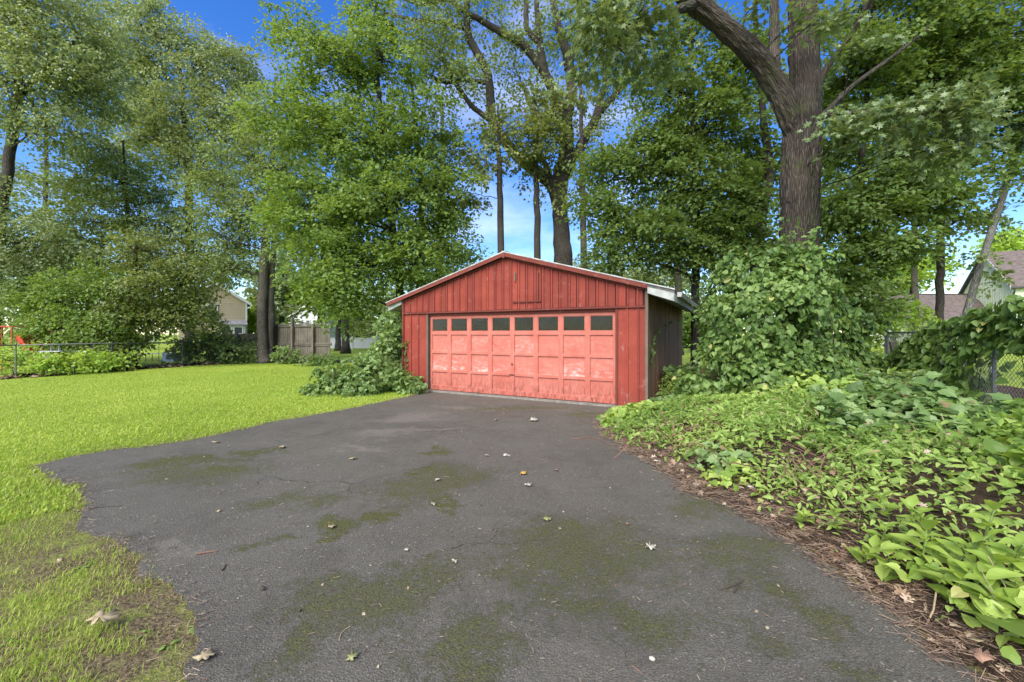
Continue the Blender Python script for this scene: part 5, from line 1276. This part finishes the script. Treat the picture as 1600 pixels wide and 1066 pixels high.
# ================================================================== GRASS
rng = np.random.default_rng(120)
def grass(name, label, P_, hgt, wid, seed, dry):
    rg = np.random.default_rng(seed); n = len(P_)
    az = rg.uniform(0, 6.28, n); ln = rg.uniform(0.15, 1.1, n) * hgt
    d = np.stack((np.cos(az), np.sin(az), 0 * az), 1); sd = np.stack((-np.sin(az), np.cos(az), 0 * az), 1)
    h = hgt * rg.uniform(0.55, 1.2, n); w = wid * rg.uniform(.7, 1.3, n)
    b = np.column_stack((P_, np.full(n, -0.004)))
    upz = np.array((0, 0, 1.0))
    m1 = b + d * (ln * .3)[:, None] + upz * (h * .6)[:, None]; tp_ = b + d * ln[:, None] + upz * h[:, None]
    V = np.stack((b - sd * w[:, None], b + sd * w[:, None], m1 + sd * (w * .8)[:, None], m1 - sd * (w * .8)[:, None], tp_), 1).reshape(-1, 3)
    k_ = (np.arange(n) * 5)[:, None]
    loops = np.concatenate((np.array([[0, 1, 2, 3]]) + k_, np.array([[3, 2, 4]]) + k_), 1).ravel()
    tot = np.tile([4, 3], n); st_ = np.concatenate(([0], np.cumsum(tot)[:-1]))
    pn = hash_noise(P_[:, 0] * 1.3, P_[:, 1] * 1.3, 50)
    pn2 = hash_noise(P_[:, 0] * 0.35, P_[:, 1] * 0.35, 51)
    rn_ = np.clip(0.48 + 0.5 * (pn - 0.5) + 0.75 * (pn2 - 0.5) + rg.normal(size=n) * 0.2, 0, 1)
    me = np_mesh(name, V, loops, st_, tot, {'rnd': np.repeat(rn_, 5), 'dry': np.repeat(np.clip(dry, 0, 1), 5)})
    return tag(link(name, me, None, GRASS), label, 'grass', kind='stuff')
# grass material with dry blades mixed in
gt = GRASS.node_tree
att = gt.nodes.new('ShaderNodeAttribute'); att.attribute_name = 'dry'
for nd_ in [x for x in gt.nodes if x.type == 'BSDF_PRINCIPLED']:
    src = nd_.inputs['Base Color'].links[0].from_socket
    mx = gt.nodes.new('ShaderNodeMix'); mx.data_type = 'RGBA'; mx.inputs[7].default_value = (0.36, 0.28, 0.13, 1)
    gt.links.new(att.outputs['Fac'], mx.inputs[0]); gt.links.new(src, mx.inputs[6]); gt.links.new(mx.outputs[2], nd_.inputs['Base Color'])
def lawn_pts(n, r0, r1, power):
    r = (r0 ** (2 - power) + rng.random(n) * (r1 ** (2 - power) - r0 ** (2 - power))) ** (1 / (2 - power))
    a = rng.uniform(RAD(92), RAD(178), n) if r1 < 9 else rng.uniform(RAD(84), RAD(155), n)
    p = np.column_stack((np.cos(a) * r, np.sin(a) * r))
    rel = p - GA; lx, ly = rel @ GX, rel @ GY
    ins = inside(p, drive_poly); ok = (p[:, 1] > -0.5)
    spill = 0.16 * (hash_noise(p[:, 0] * 5, p[:, 1] * 5, 77) - 0.35) * (hash_noise(p[:, 0] * 17, p[:, 1] * 17, 78) + 0.3)
    ok[ins] &= poly_dist(p[ins], dl[::3]) < spill[ins]
    ok &= ~((ly > -0.3) & (lx > -0.15))
    ok &= ~((p[:, 0] < np.interp(p[:, 1], FL[:3, 1], FL[:3, 0]) + 0.35) | ((p[:, 1] > 21.0) & (p[:, 0] < -8)))
    return p[ok]
p1 = lawn_pts(215000, 1.3, 8.6, 1.6)
bare = (0.65 * hash_noise(p1[:, 0] * 2.6, p1[:, 1] * 2.6, 60) + 0.4 * hash_noise(p1[:, 0] * 9, p1[:, 1] * 9, 61)) * np.clip((6.5 - np.linalg.norm(p1, axis=1)) / 3.4, 0, 1)
p1 = p1[rng.random(len(p1)) > np.clip((bare - 0.24) * 3.2, 0, 0.93)]
bare = (0.65 * hash_noise(p1[:, 0] * 2.6, p1[:, 1] * 2.6, 60) + 0.4 * hash_noise(p1[:, 0] * 9, p1[:, 1] * 9, 61)) * np.clip((6.5 - np.linalg.norm(p1, axis=1)) / 3.4, 0, 1)
edge_d = poly_dist(p1, dl[::4])
dry = (rng.random(len(p1)) < 0.2 + 0.65 * np.clip((bare - .15) * 2, 0, 1) + 0.35 * np.exp(-edge_d / 0.06)) * rng.uniform(.4, 1, len(p1))
grass('grass', 'patchy grass blades in the left foreground', p1, 0.034, 0.0021, 121, dry)
p2 = lawn_pts(125000, 5.2, 26.0, 1.75)
edge_d = poly_dist(p2, dl[::4])
grass('grass', 'bright mown lawn grass reaching the left fences', p2, 0.042, 0.0075, 122, (rng.random(len(p2)) < 0.06 + 0.5 * np.exp(-edge_d / .08)) * .8)

# low rosettes of broad weeds in the lawn
rng = np.random.default_rng(140)
c_ = lawn_pts(260, 2.0, 16.0, 1.3); k_ = 9
ci = np.repeat(np.arange(len(c_)), k_); n = len(ci); az = rng.uniform(0, 6.28, n)
fw = np.stack((np.cos(az), np.sin(az), np.full(n, .25)), 1)
tag(leaves('lawn_weeds', T_LANCE, np.column_stack((c_[ci], np.full(n, .008))) + fw * .01, np.array((0, 0, 1.)) + rng.normal(size=(n, 3)) * .2, fw, rng.uniform(.02, .05, n), rng.uniform(0.2, .8, n), WEED), 'flat broad-leaved weeds dotted through the lawn', 'grass', kind='stuff')
# dry stalks and fallen brown leaves over the ground cover
n = 420
j_ = rng.integers(0, len(P3_), n); acc = Acc()
for q in P3_[j_]:
    if q[1] < 1.2: continue
    az = rng.uniform(0, 6.28); ln = rng.uniform(.08, .32)
    acc.tube(wiggle(rng, q - (0, 0, .1), q + (math.cos(az) * ln * .6, math.sin(az) * ln * .6, ln * rng.uniform(.1, .7)), 4, .2), rng.uniform(.0015, .0035), 3, False)
tag(acc.obj('dry_stalks', TAN), 'thin dry stalks poking through the ground vines', kind='stuff')
n = 700
j_ = rng.integers(0, len(P3_), n)
tag(leaves('dead_leaves', T_OAK, P3_[j_] + (0, 0, .03), np.array((0, 0, 1.)) + rng.normal(size=(n, 3)) * .5, rng.normal(size=(n, 3)), rng.uniform(.03, .065, n), rng.random(n), DRY), 'brown leaves caught on the ground vines', None, kind='stuff')

# ================================================================== SMALL THINGS
LEAF_TAN = plain('pale dead leaf', (0.34, 0.275, 0.16), 0.7, var=0.35, scale=40)
LEAF_WHITE = plain('bleached leaf underside', (0.44, 0.40, 0.31), 0.7, var=0.3, scale=40)
LEAF_ORANGE = plain('orange yellow leaf', (0.50, 0.29, 0.06), 0.7, var=0.3, scale=40)
LEAF_GREEN = plain('fallen olive leaf', (0.25, 0.26, 0.10), 0.7, var=0.3, scale=40)
LEAF_BROWN = plain('brown curled leaf', (0.26, 0.155, 0.10), 0.8, var=0.3, scale=40)
grp = 'fallen leaves'
for i, (px, py, sz, rz, mt, tm, lab) in enumerate((
        (132, 975, .20, -1.15, LEAF_TAN, T_OAK, 'large pale oak leaf lying on the grass at lower left'), (300, 1032, .13, -1.2, LEAF_TAN, T_OAK, 'curled tan leaf at the left edge of the asphalt'), (832, 760, .13, 1.0, LEAF_WHITE, T_OAK, 'whitish oak leaf below the orange leaf in mid drive'),
        (812, 741, .12, -1.2, LEAF_ORANGE, T_OAK, 'orange yellow leaf in the middle of the drive'), (1008, 857, .12, -1.3, LEAF_WHITE, T_OAK, 'pale leaf with a stem on the right half of the drive'), (712, 880, .07, 0.4, LEAF_WHITE, T_OAKISH, 'small bright leaf near the curved dark twig'),
        (638, 861, .055, 0.9, LEAF_WHITE, T_OAKISH, 'tiny pale leaf left of the curved dark twig'), (540, 1034, .09, -.7, LEAF_GREEN, T_OAK, 'curled olive leaf at the bottom of the picture'), (786, 712, .14, -1.4, LEAF_WHITE, T_LANCE, 'long pale leaf left of the orange leaf'),
        (763, 713, .10, 0.6, LEAF_WHITE, T_OAKISH, 'roundish pale leaf beside the long pale leaf'), (545, 718, .13, -1.0, LEAF_TAN, T_OAK, 'tan leaf on the left half of the drive, near the silt stain'), (848, 813, .11, -1.2, LEAF_GREEN, T_OAK, 'pale green leaf halfway down the drive'),
        (518, 827, .10, .3, LEAF_TAN, T_OAK, 'tan leaf lying on the dark moss patch'), (680, 751, .09, -.9, LEAF_WHITE, T_OAKISH, 'small pale leaf above the centre of the drive'), (679, 790, .08, .5, LEAF_WHITE, T_OAKISH, 'small pale leaf next to the central moss patch'),
        (826, 658, .26, -1.35, LEAF_WHITE, T_OAK, 'widest white leaf close to the garage door'), (773, 657, .12, -.6, LEAF_WHITE, T_OAKISH, 'small white leaf left of the widest one by the garage door'), (873, 736, .08, .7, LEAF_BROWN, T_OAK, 'brown leaf right of the orange leaf'),
        (434, 700, .14, -1.2, LEAF_TAN, T_OAK, 'tan leaf at the right end of the long moss streak'), (330, 692, .16, -1.3, LEAF_TAN, T_LANCE, 'thin tan leaf near the upper left drive edge'), (1510, 1003, .13, -1.5, LEAF_TAN, T_LANCE, 'long tan leaf on the litter at lower right'),
        (1542, 1022, .14, 2.0, LEAF_BROWN, T_OAK, 'broad brown curled leaf on the litter at lower right'), (90, 880, .07, .4, LEAF_TAN, T_OAK, 'small brown leaf in the left grass above the large oak leaf'), (1033, 722, .13, 1.1, LEAF_WHITE, T_OAKISH, 'white leaf at the upper end of the litter strip'), (1178, 765, .12, .2, LEAF_WHITE, T_OAKISH, 'white leaf among green vines at the drive edge'))):
    p = G(px, py); on = inside(p[None, :2], drive_poly)[0]
    z = 0.026 if on else (0.055 if px < 400 else float(bed_h(p[:1], p[1:2])[0][0]) + 0.05)
    p = G(px, py, z)
    sz *= 0.72
    single_leaf('fallen_leaf', lab, tm, (p[0], p[1], z + 0.11 * sz), sz, (RAD(3), RAD(3), rz), mt, cat='leaf', group=grp, zwave=0.07, seed=i)
TWIG = plain('dark twig bark', (0.07, 0.055, 0.042), 0.85, var=0.4, scale=30)
def twig(label, pts, r, mat=TWIG, fork=None):
    P_ = np.array([G(*p, 0.016 + r) for p in pts])
    o = P_[0].copy(); root = empty('twig', o); tag(root, label, 'twig', 'sticks on the ground')
    Acc().tube(P_ - o, np.linspace(r, r * .6, len(P_)), 6).obj('stick', mat, root)
    if fork:
        Q = np.array([G(*p, 0.016 + r) for p in fork]); Acc().tube(Q - o, np.linspace(r * .7, r * .4, len(Q)), 6).obj('side_shoot', mat, root)
twig('forked grey twig on the right half of the drive', [(1122, 921), (1140, 917), (1150, 914), (1162, 906)], .006, fork=[(1146, 927), (1152, 920), (1156, 911)])
twig('reddish stick on the left of the drive', [(306, 866), (322, 863), (340, 861)], .007, BRAMBLE)
twig('thin dark curved twig in the middle of the drive', [(697, 855), (707, 857), (716, 854), (724, 850)], .004)
twig('pale curved stalk low on the left half of the drive', [(530, 1000), (533, 990), (540, 983), (547, 979)], .003, TAN)
twig('short dark twig right of the reddish stick', [(346, 892), (350, 888), (353, 882)], .005)
twig('pale straight stick crossing the litter at the right', [(1332, 895), (1350, 905), (1375, 922)], .006, TAN)
twig('dark twig at the notch of the left lawn edge', [(120, 800), (150, 793), (190, 790)], .004)
twig('short pale stalk near the lower right of the drive', [(988, 1040), (996, 1046), (1004, 1053)], .003, BRAMBLE)
for (px, py, r, lab, mt) in ((411, 926, .014, 'dark pebble on the left half of the drive', TWIG), (980, 823, .013, 'brown acorn on the right half of the drive', BRAMBLE), (342, 803, .012, 'tan nut near the left drive edge', TAN), (1019, 1037, .011, 'pale pebble low on the right of the drive', LEAF_WHITE), (468, 960, .009, 'small black pebble below the dark pebble', TWIG)):
    a_ = Acc(); p = G(px, py); rg = np.random.default_rng(px)
    prof_ = [(0, -.8), (.55, -.65), (.95, -.1), (.85, .35), (.45, .75), (.05, .95)]
    a_.tube([(0, 0, z_ * r) for _, z_ in prof_], [x_ * r * 1.15 + 1e-4 for x_, _ in prof_], 8, ref=(1, 0, 0))
    o = a_.obj('pebble', mt, None, smooth=True, loc=(p[0], p[1], .016 + r * .7), rot=(rg.uniform(-.6, .6), rg.uniform(-.6, .6), rg.uniform(0, 6)), scale=(1.25, .9, .9))
    tag(o, lab, 'pebble', 'pebbles and nuts on the drive')

# neighbours' yard behind the left fence
RED_P = plain('red play metal', (0.55, 0.06, 0.035), 0.45, var=0.2)
pr = gz(2, 16.2); root = empty('play_frame', pr); tag(root, 'red metal play frame at the far left behind the fence', 'play frame')
for x, y in ((0.42, 0), (-1.6, 0), (0.42, 1.3), (-1.6, 1.3)):
    Acc().tube([(x, y, 0), (x, y, 1.82)], .02, 8).obj('post', RED_P, root)
Acc().tube([(-1.6, 0, 1.8), (.42, 0, 1.8)], .02, 8).tube([(-1.6, 1.3, 1.8), (.42, 1.3, 1.8)], .02, 8).tube([(.42, 0, 1.8), (.42, 1.3, 1.8)], .02, 8).tube([(-1.6, 0, 1.8), (-1.6, 1.3, 1.8)], .02, 8).obj('top_rail', RED_P, root)
Acc().prism([(.46, 1.45), (.62, 1.45), (.85, 1.0), (1.1, .62), (1.5, .3), (1.42, .22), (1.0, .5), (.72, .9), (.46, 1.3)], 'y', .1, .7).obj('slide', RED_P, root)
tb = gz(88, 15.6); root = empty('garden_table', tb); tag(root, 'white slatted garden table with crossed legs behind the left fence', 'table')
for k_ in range(4): Acc().box(-.45, .45, -.3 + k_ * .155, -.3 + k_ * .155 + .13, 1.1, 1.125).obj('slat', WHITEV, root)
for x in (-.2, .1): Acc().box(x - .02, x + .02, -.02, .02, .87, 1.099).obj('post', WHITEV, root)
Acc().box(-.4, .4, -.25, .25, .84, .868).obj('shelf', WHITEV, root)
for x in (-.32, .32):
    for sg in (-1, 1): Acc().tube([(x - .14 * sg, -.2, 0.0), (x + .12 * sg, .2, .845)], .018, 6).obj('leg', WHITEV, root)
chair_b = [(gz(58, 15.4), 'white garden chair left of the white garden table'), (gz(115, 15.5), 'white folding chair right of the white garden table')]
for b, lab in chair_b:
    root = empty('garden_chair', b); tag(root, lab, 'chair', 'white garden chairs')
    Acc().box(-.2, .2, -.2, .2, .42, .45).obj('seat', WHITEV, root)
    Acc().prism([(.17, .45), (.2, .45), (.3, .86), (.27, .86)], 'x', -.2, .2).obj('backrest', WHITEV, root)
    for x in (-.18, .18):
        for y in (-.17, .17): Acc().tube([(x, y, 0), (x, y, .42)], .015, 6).obj('leg', WHITEV, root)
BLUE = plain('pale blue plastic', (0.22, 0.30, 0.52), 0.45, var=0.15)
b = gz(268, 22.5); root = empty('storage_box', b); tag(root, 'pale blue plastic box behind the fence left of the feathery bush', 'box')
Acc().prism([(-.3, 0), (.28, 0), (.34, .42), (-.34, .42)], 'y', -.22, .22).obj('body', BLUE, root)
Acc().box(-.36, .36, -.25, .25, .421, .47).obj('lid', WHITEV, root)
Acc().box(-.1, .1, -.25, -.2205, .22, .32).obj('label_plate', plain('navy patch', (.03, .05, .16)), root)
b = gz(246, 22.6); root = empty('folding_table', b); tag(root, 'low white folding table beside the pale blue box', 'table')
Acc().box(-.5, .5, -.25, .25, .40, .43).obj('tabletop', WHITEV, root)
for x in (-.46, .46):
    for y in (-.2, .2): Acc().tube([(x, y, 0), (x, y, .40)], .018, 6).obj('leg', DARKM, root)
b = gz(240, 21.8); root = empty('bird_feeder', b); tag(root, 'white bird feeder on a thin pole behind the left fence', 'bird feeder')
Acc().tube([(0.28, 0, 0), (0.28, 0, 1.75), (.26, 0, 1.78), (0, 0, 1.72)], .014, 6).obj('pole', GALV, root)
Acc().box(-.12, .12, -.1, .1, 1.1, 1.14).obj('tray', WHITEV, root)
for x in (-.1, .1): Acc().box(x - .012, x + .012, -.08, .08, 1.141, 1.36).obj('side', WHITEV, root)
Acc().prism([(-.16, 1.361), (.16, 1.361), (0, 1.47)], 'y', -.13, .13).obj('roof', DARKM, root)
# dark leaning plank at the right fence
b = P3(1412, 590, 9.6); b[2] = 0.3
root = empty('leaning_plank', (b[0], b[1], 0)); tag(root, 'dark weathered plank leaning among the vines beside the fence panel', 'plank')
Acc().prism([(-.06, .1), (.09, .1), (-.18, 1.32), (-.33, 1.32)], 'y', -.03, .03).obj('board', BARK_DARK, root)
print('objects', len(bpy.data.objects), 'tris', sum(sum(max(0, l - 2) for l in [p.loop_total for p in me.polygons]) if len(me.polygons) < 2000 else len(me.polygons) * 2 for me in bpy.data.meshes))
